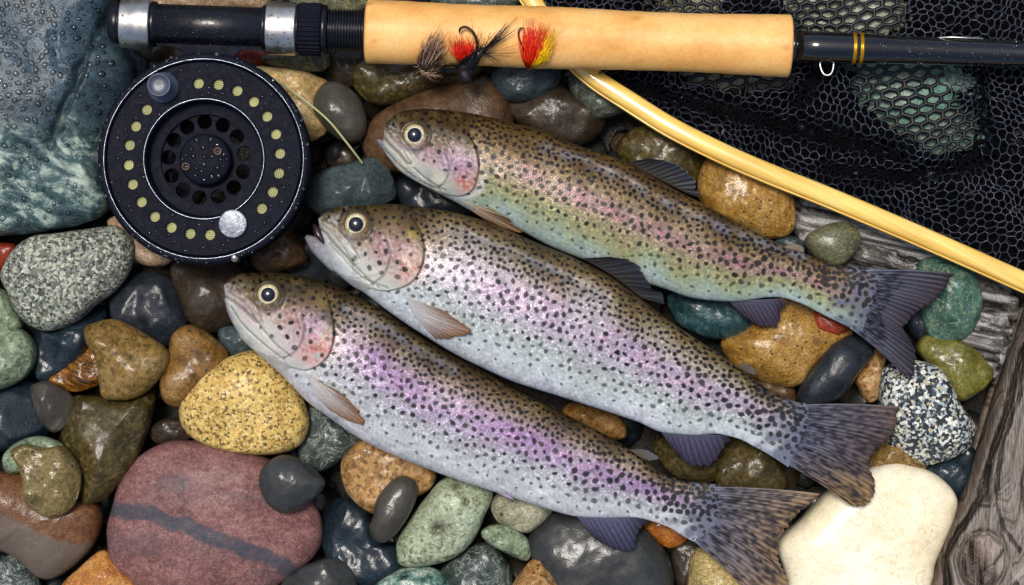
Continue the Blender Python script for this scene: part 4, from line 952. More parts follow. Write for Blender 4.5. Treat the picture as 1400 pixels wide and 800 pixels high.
# ------------------------------------------------------------------ fly rod
RZ = 128.0
def axis_y(x): return 43 + .0345 * (x - 500)
A_, B_ = P(150, axis_y(150), RZ), P(1400, axis_y(1400), RZ)
KR = (H - RZ) / H * S
def rod_pt(x): return A_ + (B_ - A_) * ((np.asarray(x, float)[..., None] - 150) / 1250)
RT = (B_ - A_) / np.linalg.norm(B_ - A_); RU = np.cross([0, 0, 1.0], RT); RW = np.array([0, 0, 1.0])
def rod_lathe(prof, seg=48, mod=None):
    pr = np.asarray(prof, float); a = np.linspace(0, 2 * np.pi, seg, endpoint=False)
    r = pr[:, 1, None] * (mod(a)[None] if mod else 1.0) * KR
    c = rod_pt(pr[:, 0])
    V = c[:, None] + r[..., None] * (np.cos(a)[None, :, None] * RU + np.sin(a)[None, :, None] * RW)
    n = len(pr)
    F = grid_faces(n, seg, wrap_m=True, flip=True).tolist() + [list(range(seg))[::-1], [(n - 1) * seg + k for k in range(seg)]]
    return V.reshape(-1, 3), F
black = plain_mat('black_anodised_metal', (11, 13, 21), .3, .0, coat=.1, bump=.08, spec=.4)
blackmatt = plain_mat('black_reel_paint', (17, 19, 31), .6, .0, coat=.0, bump=.15, bsize=2, var=.25, spec=.07)
silver = plain_mat('brushed_nickel', (206, 202, 196), .36, 1.0, bump=.12, bsize=4, stretch=(1, .15, 1))
gloss = plain_mat('glossy_black_blank', (5, 6, 12), .12, 0, coat=1.0, bump=.05, bsize=6)
gold = plain_mat('gold_thread', (206, 150, 20), .3, .7, bump=.1)
def cork_mat():
    t = NT('cork'); v = t.coords((.7, 1.2, 1))
    c = t.ramp(t.noise(v, 60, 6, .6), [(.3, lin((224, 158, 80))), (.5, lin((242, 184, 106))), (.7, lin((248, 200, 128)))])
    c = t.mix(1.0, c, t.ramp(t.noise(t.coords(), 5, 4, .6), [(.3, .9), (.7, 1.08)]), 'MULTIPLY')
    p = t.vor(t.coords((.8, 1, 1)), 46, 'Distance')
    c = t.mix(t.ramp(p, [(.05, .6), (.16, 0.0)]), c, lin((176, 112, 56)))
    p2_ = t.noise(t.coords((.5, 1.3, 1)), 7, 3, .7)
    c = t.mix(t.ramp(p2_, [(.66, 0.0), (.74, .45)]), c, lin((184, 122, 64)))
    t.l(c, t.b.inputs['Base Color']); t.set(t.b, Roughness=.55, Coat_Weight=.08, Coat_Roughness=.3)
    t.l(t.bump(t.noise(t.coords(), 4, 4), .18, 1), t.b.inputs['Normal']); return t.m
cork = cork_mat()
rod = empty('fly_rod', rod_pt(np.array(620.0)) - np.array([0, 0, 45 * S]), 'fly rod with cork grip and black blank, lying along the top', 'fishing rod')
part('butt_cap', *rod_lathe([(148, 2), (149, 20), (152, 27), (158, 29), (166.5, 29.5), (166.8, 20)]), black, rod)
for x0, x1, r0, r1 in ((166, 208, 33, 38), (365, 406, 36.5, 36)):
    part('hood', *rod_lathe([(x0, r0 - 3), (x0 + .5, r0), (x0 + 2, r0 + .4), ((x0 + x1) / 2, (r0 + r1) / 2 + .2), (x1 - 2, r1 + .3), (x1 - .5, r1), (x1, r1 - 4)]), silver, rod)
seat = part('reel_seat', *rod_lathe([(207, 20), (207.2, 30), (209, 31), (214, 31), (216, 28), (358, 28), (360, 31), (364.5, 31), (364.8, 20)]), black, rod)
a16 = lambda a: 1 + .035 * np.sign(np.sin(a * 34)) * np.minimum(1, np.abs(np.sin(a * 34)) * 2.2)
part('locking_nut', *rod_lathe([(406, 24), (406.3, 34), (409, 35)], 48), black, rod)
part('locking_nut', *rod_lathe([(409, 30), (409.2, 34), (411, 35), (438, 35), (440, 34), (440.2, 30)], 408, a16), blackmatt, rod)
part('locking_nut', *rod_lathe([(440, 28), (440.2, 34), (443, 35), (447, 34), (448.5, 32), (448.7, 24)], 48), black, rod)
tp = [(448, 20)]
for k in range(13):
    x = 449 + k * 3.9; tp += [(x, 26.5), (x + 1.0, 29.3), (x + 2.4, 29.3), (x + 3.3, 26.5)]
part('threaded_tube', *rod_lathe(tp + [(500.5, 26), (500.7, 18)]), black, rod)
xs = np.linspace(503, 1077, 90)
rr = np.interp(xs, [500, 545, 640, 745, 850, 940, 1030, 1080], [43.5, 43.5, 41, 43, 40.2, 39.6, 41.6, 43.2])
rr = np.convolve(np.pad(rr, 6, 'edge'), np.ones(13) / 13, 'valid') + .35 * np.sin(xs * .19) * np.sin(xs * .053)
part('cork_grip', *rod_lathe([(499.5, 26), (499.6, 35), (500.2, 39), (501.4, 41.6)] + list(zip(xs, rr)) + [(1079, 42.2), (1080.4, 40), (1081, 36), (1081.1, 20)], 72), cork, rod)
part('winding_check', *rod_lathe([(1080.5, 18), (1081, 25), (1085, 25), (1087, 22.5), (1088, 21.5)]), gloss, rod)
part('blank', *rod_lathe([(1086, 18), (1087, 21.8), (1120, 21.4), (1195, 20.8), (1202, 19.6), (1400, 18.2), (1480, 17.4)], 48), gloss, rod)
for x in (1167.0, 1176.5):
    part('thread_wrap', *rod_lathe([(x - 2.6, 20.6), (x - 2.4, 21.7), (x - 1, 21.9), (x, 21.6), (x + 1, 21.9), (x + 2.4, 21.7), (x + 2.6, 20.6)]), gold, rod)
mb = MB(); kp = cat([(1121, 84, 124), (1122, 93, 125), (1126, 101, 126), (1131, 103, 126), (1136, 101, 126), (1139, 94, 125), (1140, 84, 124)], 26)
tube(mb, P(kp[:, 0], kp[:, 1], kp[:, 2]), 1.5 * S, 8)
part('hook_keeper', *mb.out(), silver, rod)
mb = MB(); kp = cat([(1282, 52, 134), (1300, 51, 140), (1325, 52, 141), (1345, 53, 134)], 20)
tube(mb, P(kp[:, 0], kp[:, 1] , kp[:, 2]), 1.3 * S, 8)
part('snake_guide', *mb.out(), silver, rod)
def rod_drops(x0, x1, r, n, rmin, rmax, name='water_droplets'):
    x = rng.uniform(x0, x1, n); a = rng.uniform(.35, 2.8, n)
    N = np.cos(a)[:, None] * RU + np.sin(a)[:, None] * RW
    return rod_pt(x) + N * (r * KR), N, rng.uniform(rmin, rmax, n)
D = [rod_drops(218, 357, 28, 300, .9, 2.4), rod_drops(368, 404, 36.9, 30, .8, 1.7), rod_drops(168, 206, 36.5, 14, .8, 1.6), rod_drops(1090, 1395, 20, 260, .6, 1.5)]
droplets('water_droplets', np.concatenate([d[0] for d in D]), np.concatenate([d[1] for d in D]), np.concatenate([d[2] for d in D]), rod)

# ------------------------------------------------------------------ fly reel
RT_ = 156.0
rc = P(278, 217, RT_)
reel = empty('fly_reel', (rc[0], rc[1], 70 * S), 'black fly reel with a ported spool and silver counterweight', 'fishing reel')
def lz(prof, seg=96): return lathe_z((rc[0], rc[1]), prof, seg, False)
KK = (H - RT_) / H          # picture units -> bed units at the reel face
def rp(x, y): q = P(x, y, RT_); return q[0], q[1]
part('frame', *lz([(60, 72), (128, 72), (134, 75), (136, 80), (136, 118), (130, 119), (129, 122), (134.5, 124), (138, 128), (139, 146), (138, 151), (135.5, 154), (132, 154.5), (129, 153), (127.6, 149), (127.4, 128), (60, 127)], 160), blackmatt, reel)
def ported(r1, r2, rh, hr, n, z, dep, skip, a0, M=10):
    """ring plate r1..r2 whose sectors carry round ports of radius hr on the circle rh"""
    mb = MB(); st = 2 * math.pi / n
    for k in range(n):
        ac = a0 + k * st; out = []
        for e, (p, q) in enumerate((((r1, -.5), (r1, .5)), ((r1, .5), (r2, .5)), ((r2, .5), (r2, -.5)), ((r2, -.5), (r1, -.5)))):
            for t in np.linspace(0, 1, M, endpoint=False): out.append((p[0] + (q[0] - p[0]) * t, ac + (p[1] + (q[1] - p[1]) * t) * st))
        o = np.array([(r * math.cos(a), r * math.sin(a)) for r, a in out]); c = np.array([rh * math.cos(ac), rh * math.sin(ac)])
        an = np.arctan2(o[:, 1] - c[1], o[:, 0] - c[0])
        u = np.stack([np.cos(an), np.sin(an)], -1)
        if k in skip:
            rings = [(o, z), (c + u * .05, z)]
        else:
            rings = [(o, z), (c + u * (hr + .9), z), (c + u * hr, z - .8), (c + u * hr, z - dep)]
        V = np.vstack([np.c_[p * S + np.array([rc[0], rc[1]]), np.full(len(p), zz * S)] for p, zz in rings])
        mb.add(V, grid_faces(len(rings), len(o), wrap_m=True, flip=True))
    return mb.out()
spool = part('spool', *ported(77.5, 126.5, 104 * KK, 7.0, 24, 149.5, 6, {7, 8, 19, 20}, math.radians(4.3)), blackmatt, reel, smooth=False)
subpart('spool_flange', *lz([(126.4, 140), (126.4, 149.6), (125.6, 150.2), (124.6, 149.9)], 160), blackmatt, spool, reel)
subpart('spool_well', *lz([(80.5, 149.4), (79.6, 151.4), (78, 152), (76.4, 151), (75.4, 146), (73, 122), (70, 119)], 128), blackmatt, spool, reel)
sp2 = subpart('spool_plate', *ported(34, 71, 53 * KK, 9.2, 13, 120.5, 8, set(), math.radians(10)), blackmatt, spool, reel, smooth=False)
edge_m = plain_mat('edge_glint_metal', (150, 156, 170), .25, .9, bump=.3, bsize=6, size=8, var=.5)
def ring(r, z, w, tw=.9):
    a = np.linspace(0, 2 * np.pi, 160, endpoint=False); mb = MB(); b = np.linspace(0, 2 * np.pi, 6, endpoint=False)
    V = np.zeros((160, 6, 3)); V[..., 0] = (r + w * np.cos(b)) * np.cos(a)[:, None] * S + rc[0]; V[..., 1] = (r + w * np.cos(b)) * np.sin(a)[:, None] * S + rc[1]
    V[..., 2] = (z + tw * np.sin(b)) * S
    return V.reshape(-1, 3), grid_faces(160, 6, wrap_m=True, wrap_n=True, flip=True)
part('rim_glint', *ring(130.2, 153.6, .7), edge_m, reel); part('rim_glint', *ring(78.4, 151.6, .7), edge_m, reel)  # thin bright rings added to stand in for edge reflections on the bevels
# backing wound on the arbor, seen through the ports
prof = [(84, 130), (84, 141)]
for k in range(13):
    r = 86 + k * 2.9; prof += [(r - 1.35, 138.5), (r - .8, 142.4), (r, 143.2), (r + .8, 142.4), (r + 1.35, 138.5)]
line_m = plain_mat('pale_yellow_fly_line', (178, 178, 130), .6, bump=.1, var=.2)
part('wound_line', *lz(prof + [(125, 141), (125, 130)], 120), line_m, reel)
hub = part('hub', *lz([(34.5, 112), (34.5, 120), (34, 136), (32.4, 139.5), (30, 141), (10, 141.6), (.02, 141.7)], 72), blackmatt, reel)
screw_m = plain_mat('worn_brass_screw', (70, 58, 50), .45, .7, bump=.3)
for x, y in ((296, 206), (252, 227)):
    c = rp(x, y)
    V, F = lathe_z(c, [(6.2, 141), (6, 143), (5, 144), (3, 144), (2.6, 142.4), (.02, 142.2)], 20)
    sc = subpart('screw', V, F, screw_m, hub, reel)
knob_m = plain_mat('grey_plastic_knob', (60, 68, 86), .45, 0, coat=.1, bump=.08)
c = rp(222, 119); part('knob', *lathe_z(c, [(20, 149.7), (19.5, 151.5), (11, 152), (10, 160), (12, 172), (15.2, 184), (15.6, 187), (14.6, 189), (13.4, 189), (12.4, 187.6), (6, 187.2), (.02, 187.1)], 40), knob_m, reel)
cw_m = plain_mat('hammered_silver_weight', (128, 132, 140), .5, 1.0, bump=.9, bsize=5, size=8, var=.2)
c = rp(318, 306); part('counterweight', *lathe_z(c, [(19, 149.7), (19, 154), (18.2, 155), (17, 155.4), (.02, 155.7)], 48), cw_m, reel)
c = rp(320, 352); part('rim_screw', *lathe_z(c, [(6, 128), (6, 150), (5, 153), (3, 154.5), (.02, 155)], 24), silver, reel)
# foot that joins the reel to the seat
def prism(pts, z0, z1, bev=1.5):
    p = np.asarray(pts, float); c = p.mean(0); rings = []; p = p[::-1]
    for f, z in ((0, z0), (0, z1 - bev), (bev, z1)):
        d = p - c; q = p - d / np.linalg.norm(d, axis=1)[:, None] * f
        rings.append(P(q[:, 0], q[:, 1], z))
    n = len(p)
    return np.vstack(rings), grid_faces(3, n, wrap_m=True).tolist() + [[2 * n + k for k in range(n)][::-1], list(range(n))]
foot = part('reel_foot', *prism([(210, 54), (212, 61), (232, 63), (246, 67), (254, 76), (262, 84), (318, 84), (322, 76), (330, 69), (345, 68), (361, 70), (362, 60)], 96, 136), blackmatt, reel, smooth=False)
mb = MB(); lp = cat([(352, 92, 132), (374, 108, 122), (400, 125, 96), (430, 148, 92), (452, 168, 90), (470, 190, 84), (484, 208, 78), (496, 224, 66)], 60)
tube(mb, P(lp[:, 0], lp[:, 1], lp[:, 2]), 1.5 * S, 8)
part('loose_line', *mb.out(), line_m, reel)
n = 520
r = np.sqrt(rng.uniform(79 ** 2, 139 ** 2, n)); a = rng.uniform(0, 6.283, n)
st = (a - math.radians(4.3)) / math.radians(15); kk_ = np.round(st)
port = np.hypot(r * np.cos(a) - 104 * KK * np.cos(math.radians(4.3) + kk_ * math.radians(15)), r * np.sin(a) - 104 * KK * np.sin(math.radians(4.3) + kk_ * math.radians(15))) < 10
r, a = r[~port], a[~port]; okk = (r < 124) | (r > 131); r, a = r[okk], a[okk]
V = np.stack([rc[0] + r * np.cos(a) * S, rc[1] + r * np.sin(a) * S, np.where(r < 127, 149.6, 154.2) * S], -1)
r2 = np.sqrt(rng.uniform(0, 29 ** 2, 60)); a2 = rng.uniform(0, 6.283, 60)
V2 = np.stack([rc[0] + r2 * np.cos(a2) * S, rc[1] + r2 * np.sin(a2) * S, 0 * r2 + 141.4 * S], -1)
VV = np.vstack([V, V2]); droplets('water_droplets', VV, np.tile([0, 0, 1.0], (len(VV), 1)), np.r_[rng.uniform(.9, 2.6, len(V)), rng.uniform(2.0, 3.8, 60)], reel)

# ------------------------------------------------------------------ landing net
hoop_m = (lambda t: t)(NT('varnished_bamboo'))
def bamboo():
    t = hoop_m; v = t.coords((.06, 1.1, 1), (0, 0, math.radians(27)))
    c = t.ramp(t.noise(v, 9, 5, .6), [(.3, lin((220, 174, 74))), (.5, lin((240, 200, 102))), (.7, lin((248, 220, 136)))])
    c = t.mix(1.0, c, t.ramp(t.noise(t.coords(), 90, 3), [(.3, .88), (.7, 1.08)]), 'MULTIPLY')
    t.l(c, t.b.inputs['Base Color']); t.set(t.b, Roughness=.35, Coat_Weight=.6, Coat_Roughness=.1); return t.m
bamboo_m = bamboo()
HP = [(700, -40), (722, -6), (745, 30), (776, 72), (812, 107), (862, 140), (920, 176), (990, 211), (1050, 237), (1130, 269), (1225, 309), (1310, 346), (1400, 386), (1500, 430)]
hz = cat([(x, y, z) for (x, y), z in zip(HP, [72, 72, 72, 72, 74, 80, 88, 92, 92, 90, 88, 88, 88, 88])], 170)
def sweep(path, prof):
    pw = P(path[:, 0], path[:, 1], path[:, 2]); t = np.gradient(pw, axis=0); t /= np.linalg.norm(t, axis=1)[:, None]
    u = np.cross([0, 0, 1.0], t); u /= np.linalg.norm(u, axis=1)[:, None]; w = np.cross(t, u)
    pr = np.asarray(prof) * S * .97
    V = pw[:, None] + pr[None, :, 0, None] * u[:, None] + pr[None, :, 1, None] * w[:, None]
    n, m = V.shape[:2]
    return V.reshape(-1, 3), grid_faces(n, m, wrap_m=True).tolist() + [list(range(m)), [(n - 1) * m + k for k in range(m)][::-1]]
net = empty('landing_net', P(1050, 237, 78), 'landing net with black netting and a bent yellow wooden hoop', 'landing net')
cs = [(-11, -9), (12, -9), (14, -6), (14.2, 0), (13.5, 5), (11, 8), (6, 10), (-1, 10.4), (-6, 9.4), (-9.6, 7.2), (-10.6, 4), (-11, 0)]
part('hoop', *sweep(hz, cs), bamboo_m, net)
ls = [(-14.5, -8), (-11.4, -8), (-11.4, 2.6), (-12, 4.4), (-13.2, 4.6), (-14.3, 3)]
part('hoop_strip', *sweep(hz, ls), bamboo_m, net)
net_m = plain_mat('lit_net_cord', (38, 42, 57), .5, 0, bump=.4, bsize=1.2, var=.35, size=6, coat=.2)  # lit grey-blue sheen of the upper cords put into their colour
net_d = plain_mat('shaded_net_cord', (9, 10, 14), .9, 0, bump=.3, bsize=1.5, spec=.05)  # same cord coloured near black for the shade inside the folds
net_w = plain_mat('wet_black_net_cord', (14, 16, 22), .5, 0, bump=.3, bsize=1.5)
W1 = [(1060, -60), (1236, -60), (1240, 36), (1200, 50), (1150, 52), (1092, 48), (1072, 20)]
W2 = [(1168, 86), (1282, 86), (1300, 130), (1336, 165), (1328, 206), (1286, 212), (1240, 190), (1196, 158), (1166, 124)]
W3 = [(930, 95), (1020, 95), (1090, 104), (1080, 124), (1000, 126), (950, 116)]
W4 = [(895, -5), (985, -5), (988, 22), (930, 26), (895, 18)]
def in_w(x, y):
    return inside(x, y, W1) | inside(x, y, W2) | inside(x, y, W3) | inside(x, y, W4)
hx = np.array([p[0] for p in HP], float); hy = np.array([p[1] for p in HP], float)
nwA, nwB, nwC = Waves(61, 150, 14, 2), Waves(62, 46, 16, 2), Waves(63, 24, 18, 2)
def netting(name, a, zf, warp, keep, rad, mat, ang=0.0, sx=1.0, sy=1.0, jit=.8, segs=3, seed=1, x0=690, x1=1500, y0=-60, y1=440):
    g = np.random.default_rng(seed); mb = MB()
    ca, sa = math.cos(ang), math.sin(ang)
    dx, dy = a * math.sqrt(3) * sx, a * 1.5 * sy
    nx = int(1100 / dx); ny = int(900 / dy); cxm, cym = 1090, 180
    E = []
    for j in range(-ny // 2, ny // 2):
        for i in range(-nx // 2, nx // 2):
            ox, oy = (i + .5 * (j % 2)) * dx, j * dy
            k = [(ox + a * sx * math.sin(q), oy - a * sy * math.cos(q)) for q in np.radians([0, 60, 120, 180])]
            E += [(k[0], k[1]), (k[1], k[2]), (k[2], k[3])]
    E = np.array(E)
    X = cxm + E[..., 0] * ca - E[..., 1] * sa; Y = cym + E[..., 0] * sa + E[..., 1] * ca
    t = np.linspace(0, 1, segs + 1)
    X = X[:, 0, None] + (X[:, 1] - X[:, 0])[:, None] * t; Y = Y[:, 0, None] + (Y[:, 1] - Y[:, 0])[:, None] * t
    X, Y = warp(X, Y)
    mx, my = X.mean(1), Y.mean(1)
    k = (mx > x0) & (mx < x1) & (my > y0) & (my < y1) & keep(mx, my)
    X, Y = X[k], Y[k]
    X[:, 1:-1] += g.normal(size=X[:, 1:-1].shape) * jit; Y[:, 1:-1] += g.normal(size=Y[:, 1:-1].shape) * jit
    Z = zf(X, Y); Z[:, 1:-1] += g.normal(size=Z[:, 1:-1].shape) * jit * .7
    W = P(X, Y, Z)
    for q in W: tube(mb, q, rad * S * g.uniform(.8, 1.25), 4, cap=False)
    o = part(name, *mb.out(), mat, net); o['kind'] = 'stuff'
    return o
def above_hoop(x, y, off=13):
    return (y < np.interp(x, hx, hy) - off)
def p2(x, y): return np.stack([x, y], -1)
def wA(x, y): return x + 6 * nwA(p2(x, y)) + 2.5 * nwB(p2(x, y)) + .8 * nwC(p2(x, y)), y + 6 * nwA(p2(y, x)) + 2.5 * nwB(p2(y, x)) + .8 * nwC(p2(y + 90, x))
def zA(x, y):
    hd = np.interp(x, hx, hy) - y
    return 76 + 9 * nwA(p2(x, y)) + 2 * nwB(p2(x, y)) - 14 * sstep(10, 40, hd) * (1 - sstep(60, 130, hd)) + 10 * np.exp(-(hd / 16) ** 2) * .5
def FOLD(x, y):
    return (36 * np.exp(-(dist_poly(x, y, [(840, 112), (940, 140), (1060, 172), (1160, 196), (1230, 214)]) / 13) ** 2) + 34 * np.exp(-(dist_poly(x, y, [(1130, 232), (1240, 244), (1340, 222)]) / 11) ** 2)
            + 34 * np.exp(-(dist_poly(x, y, [(1200, 60), (1150, 60), (1090, 140)]) / 12) ** 2) + 30 * np.exp(-(dist_poly(x, y, [(1340, 80), (1345, 190), (1320, 224)]) / 9) ** 2))
netting('netting', 6.6, lambda x, y: zA(x, y) - FOLD(x, y), wA, lambda x, y: above_hoop(x, y) & ~in_w(x, y), .95, net_m, ang=.25, jit=.28, segs=3, seed=3)
False and netting('netting', 8.6, lambda x, y: zA(x, y) - 12 - 5 * nwB(p2(y, x)), lambda x, y: (x + 9 * nwB(p2(x + 300, y)), y + 9 * nwB(p2(y, x + 200))), lambda x, y: above_hoop(x, y) & ~in_w(x, y), 1.3, net_d, ang=-.2, jit=1.0, segs=2, seed=4)
netting('netting', 5.6, lambda x, y: zA(x, y) - 26, lambda x, y: (x + 6 * nwB(p2(x + 300, y)), y + 6 * nwB(p2(y, x + 200))), lambda x, y: above_hoop(x, y) & ~in_w(x, y), 2.5, net_d, ang=.5, jit=.6, segs=1, seed=5)
netting('netting', 7.4, lambda x, y: 62 + 0 * x + 1.5 * nwB(p2(x, y)), lambda x, y: (x + 3 * nwA(p2(x, y)) + .7 * nwB(p2(x, y)), y + 3 * nwA(p2(y, x)) + .7 * nwB(p2(y, x))), lambda x, y: above_hoop(x, y) & (inside(x, y, W1) | inside(x, y, W2) | inside(x, y, W3) | inside(x, y, W4)),
        2.7, net_w, ang=-.12, sx=1.62, sy=1.02, jit=.25, segs=3, seed=6)

# ------------------------------------------------------------------ driftwood
def driftwood():
    E = np.array([(1412, 400), (1397, 427), (1385, 465), (1372, 500), (1360, 530), (1340, 597), (1337, 606), (1325, 645), (1305, 695), (1285, 740), (1270, 790), (1258, 840), (1250, 870)], float)
    ys = np.linspace(400, 870, 520); xl = np.interp(ys, E[:, 1], E[:, 0]); n2 = 250
    q = np.linspace(0, 1, n2) ** 1.15
    Y = ys[:, None] + 0 * q[None]; X = xl[:, None] + (1560 - xl[:, None]) * q[None]
    w_, w2_, w3_ = Waves(71, 60, 14, 2)(p2(X, Y * .35)), Waves(72, 16, 18, 2)(p2(X * 1.2, Y * .22)), Waves(73, 5, 22, 2)(p2(X * 1.3, Y * .12))
    X0 = X + 3 * w_ * sstep(0, .05, q)[None]
    Q = ((X0 - 1397) * 363 + (Y - 427) * 127) / 384.6
    Kx, Ky, R = 1342.0, 768.0, 36.0
    qk = ((Kx - 1397) * 363 + (Ky - 427) * 127) / 384.6
    along = (-(X - Kx) * 127 + (Y - Ky) * 363) / 384.6
    rho2 = ((Q - qk) ** 2 + (along / 1.15) ** 2)
    psi = qk + (Q - qk) * np.clip(1 - R * R / np.maximum(rho2, R * R), 0, 1) ** .6 + 9 * np.sign(Q - qk) * np.exp(-((np.sqrt(rho2) - R) / 30) ** 2) + 4 * w_ + 1.2 * w2_
    rim = np.sqrt(rho2)
    inside_k = 1 - sstep(R * .8, R * 1.02, rim)
    g = np.random.default_rng(8); tab = np.convolve(g.normal(size=1200), np.ones(3) / 3, 'same'); tab2 = np.convolve(g.normal(size=1200), np.ones(9) / 5, 'same')
    fib = np.interp(psi * 2.2 + 200, np.arange(1200), tab) * .8 + w3_ * .5
    wide = np.interp(psi * 1.1 + 200, np.arange(1200), tab2)
    ang_ = np.arctan2(Y - Ky, X - Kx)
    kr = np.interp(np.clip(rim * 1.3 + 9 * w2_ + 6 * np.sin(3 * ang_ + 1) + 40, 0, 1199), np.arange(1200), tab) + 1.0 * w3_ + .8 * np.exp(-(np.sin(2.5 * ang_ + .6) / .12) ** 2) * -1.2
    d = np.maximum(X - xl[:, None], 0)
    Z = 10 + 84 * (1 - np.exp(-d / 13)) ** .7 + 2.4 * wide + 1.1 * fib + 3 * w_
    Z = Z * (1 - inside_k) + (98 + 15 * np.exp(-(rim / 24) ** 2) - 5 * np.exp(-((rim - R * .6 + 4 * w2_) / 6) ** 2) + 1.6 * kr + 2 * w2_) * inside_k
    Z = Z - 12 * np.exp(-((rim - R * .98 + 1.6 * w2_ + 1 * w_) / 3.4) ** 2) * np.clip(.85 + .3 * w_ + .2 * w2_, .3, 1)
    cr = np.zeros(X.shape)
    for pts, wd, dp in (([(1412, 450), (1396, 485), (1382, 545), (1366, 597), (1359, 610), (1350, 645), (1341, 680), (1322, 712), (1302, 742), (1293, 764), (1296, 800), (1302, 850)], 4.2, 34),
                        ([(1400, 470), (1394, 540), (1372, 600), (1366, 640), (1362, 690)], 2.6, 16), ([(1352, 640), (1350, 682)], 4.5, 10), ([(1362, 690), (1374, 724), (1394, 752)], 2.4, 9),
                        ([(1402, 640), (1396, 662), (1404, 700)], 3, 9), ([(1390, 800), (1378, 812), (1372, 840)], 4, 14), ([(1372, 752), (1360, 770), (1352, 776)], 1.5, 6), ([(1330, 690), (1352, 692)], 1.5, 5)):
        dd = dist_poly(X, Y, pts) + 1.0 * w2_ + .4 * fib
        m_ = np.exp(-(np.maximum(dd, 0) / wd) ** 2); Z = Z - dp * m_; cr = np.maximum(cr, m_)
    t = np.clip(.5 + .3 * fib + .18 * wide, 0, 1)
    C = lin((74, 64, 56)) * (1 - t[..., None]) + lin((164, 154, 144)) * t[..., None]
    brown = (1 - sstep(8, 34, d)) * .75
    C = C * (1 - brown[..., None]) + (lin((92, 76, 62)) * (.45 + .9 * t[..., None])) * brown[..., None]
    kt = np.clip(.5 + .5 * w2_ + .3 * kr, 0, 1)
    KC = lin((40, 30, 24)) * (1 - kt[..., None]) + lin((112, 98, 88)) * kt[..., None]
    pale = sstep(0, 22, (X - Kx) - .6 * (Y - Ky))[..., None] * .7
    KC = KC * (1 - pale) + lin((170, 156, 146)) * pale
    C = C * (1 - inside_k[..., None]) + KC * inside_k[..., None]
    C = C * (1 - .8 * cr[..., None]) + lin((40, 32, 26)) * .8 * cr[..., None]
    top = P(X, Y, Z)
    n1 = len(ys)
    fl = top.copy(); fl[..., 2] = -30 * S
    V = np.concatenate([top.reshape(-1, 3), fl[:, [0, -1]].reshape(-1, 3)])
    F = grid_faces(n1, n2).tolist(); b = n1 * n2
    for i in range(n1 - 1):
        F.append([i * n2, b + 2 * i, b + 2 * i + 2, (i + 1) * n2][::-1]); F.append([i * n2 + n2 - 1, (i + 1) * n2 - 1 + n2, b + 2 * i + 3, b + 2 * i + 1][::-1])
    F.append([j for j in range(n2)] + [b + 1, b]); F.append(([(n1 - 1) * n2 + j for j in range(n2)] + [b + 2 * n1 - 1, b + 2 * n1 - 2])[::-1])
    cc = np.concatenate([C.reshape(-1, 3), C[:, [0, -1]].reshape(-1, 3)])
    m_ = vcol_mat('weathered_driftwood', .62, 0, .05, bump=.35, bsize=2.2)
    o = mesh_obj('driftwood', V, F, m_, cols=np.clip(cc, .01, .9), loc=P(1400, 640, 0))
    tag(o, 'large brown grey driftwood with a round knot in the lower right corner', 'driftwood', 'driftwood pieces')
driftwood()

# ------------------------------------------------------------------ artificial flies on the grip
def grip_z(y, x=650.0):
    x = np.asarray(x, float)
    dy = np.clip((np.asarray(y, float) - axis_y(x)) / 42.5, -1, 1); return RZ + 42.5 * np.sqrt(1 - dy * dy)
HAIR = vcol_mat('fly_hair', .5, 0, .1, bump=0.05)
HOOK = plain_mat('bronze_hook', (46, 34, 26), .25, .9, bump=0)
BODY = plain_mat('black_fly_body', (14, 14, 20), .5, 0, bump=.6, bsize=2, coat=.2)
def tuft(mb, roots, tips, n, cols, r0=.75, r1=.25, bend=3, seed=1, lift=(3, 12)):
    """n hairs from the root segment to the tip polyline"""
    g = np.random.default_rng(seed); tp = cat(tips, 60); rt = np.linspace(roots[0], roots[1], 60)
    for k in range(n):
        f = g.random(); i = int(f * 59)
        a = rt[i] + g.normal(size=2) * .8; b = tp[i] + g.normal(size=2) * 4.2
        b = a + (b - a) * g.uniform(.7, 1.12)
        z0 = grip_z(a[1]) + 2; z1 = grip_z(b[1]) + g.uniform(*lift)
        t = np.linspace(0, 1, 5); off = g.normal() * bend
        x = a[0] + (b[0] - a[0]) * t + off * 4 * t * (1 - t); y = a[1] + (b[1] - a[1]) * t
        z = grip_z(y, x) + 1.5 + g.uniform(0, 3) + t * g.uniform(*lift)
        c = lin(cols[g.integers(len(cols))]) * g.uniform(.75, 1.25)
        tube(mb, P(x, y, z), np.linspace(r0, r1, 5) * S, 3, col=np.clip(c, 0, 1))
FL = 'artificial flies hooked on the cork grip'
def fly_root(x, y, label): return empty('fishing_fly', P(x, y, grip_z(y)), label, 'fishing fly', FL)
def hook(root, pts, r=1.5):
    mb = MB(); p = cat(pts, 40); tube(mb, P(p[:, 0], p[:, 1], p[:, 2]), np.r_[np.full(36, r), np.linspace(r, .3, 4)] * S, 8)
    return part('hook', *mb.out(), HOOK, root)
f1 = fly_root(588, 92, 'brown fly with a pale feather wing, leftmost on the cork grip')
mb = MB(); tuft(mb, [(574, 92), (588, 102)], [(580, 62), (590, 50), (598, 40), (604, 52), (607, 68), (602, 84)], 150, [(120, 86, 66), (160, 126, 104), (90, 62, 48), (196, 168, 146), (66, 44, 36)], seed=1, lift=(4, 16))
part('wing', *mb.out(), HAIR, f1, cols=mb.cols())
mb = MB(); tuft(mb, [(575, 90), (582, 102)], [(572, 84), (578, 96), (592, 106), (604, 104)], 60, [(150, 120, 100), (180, 150, 130), (100, 76, 60)], seed=2, lift=(0, 5))
part('body', *mb.out(), HAIR, f1, cols=mb.cols())
hook(f1, [(584, 96, grip_z(96) + 3), (600, 93, grip_z(93) + 3), (616, 92, grip_z(92) + 4), (626, 93, grip_z(93) + 5)], 1.0)
f2 = fly_root(640, 92, 'black fly with a red tail tuft and a bare hook bend, middle of the three')
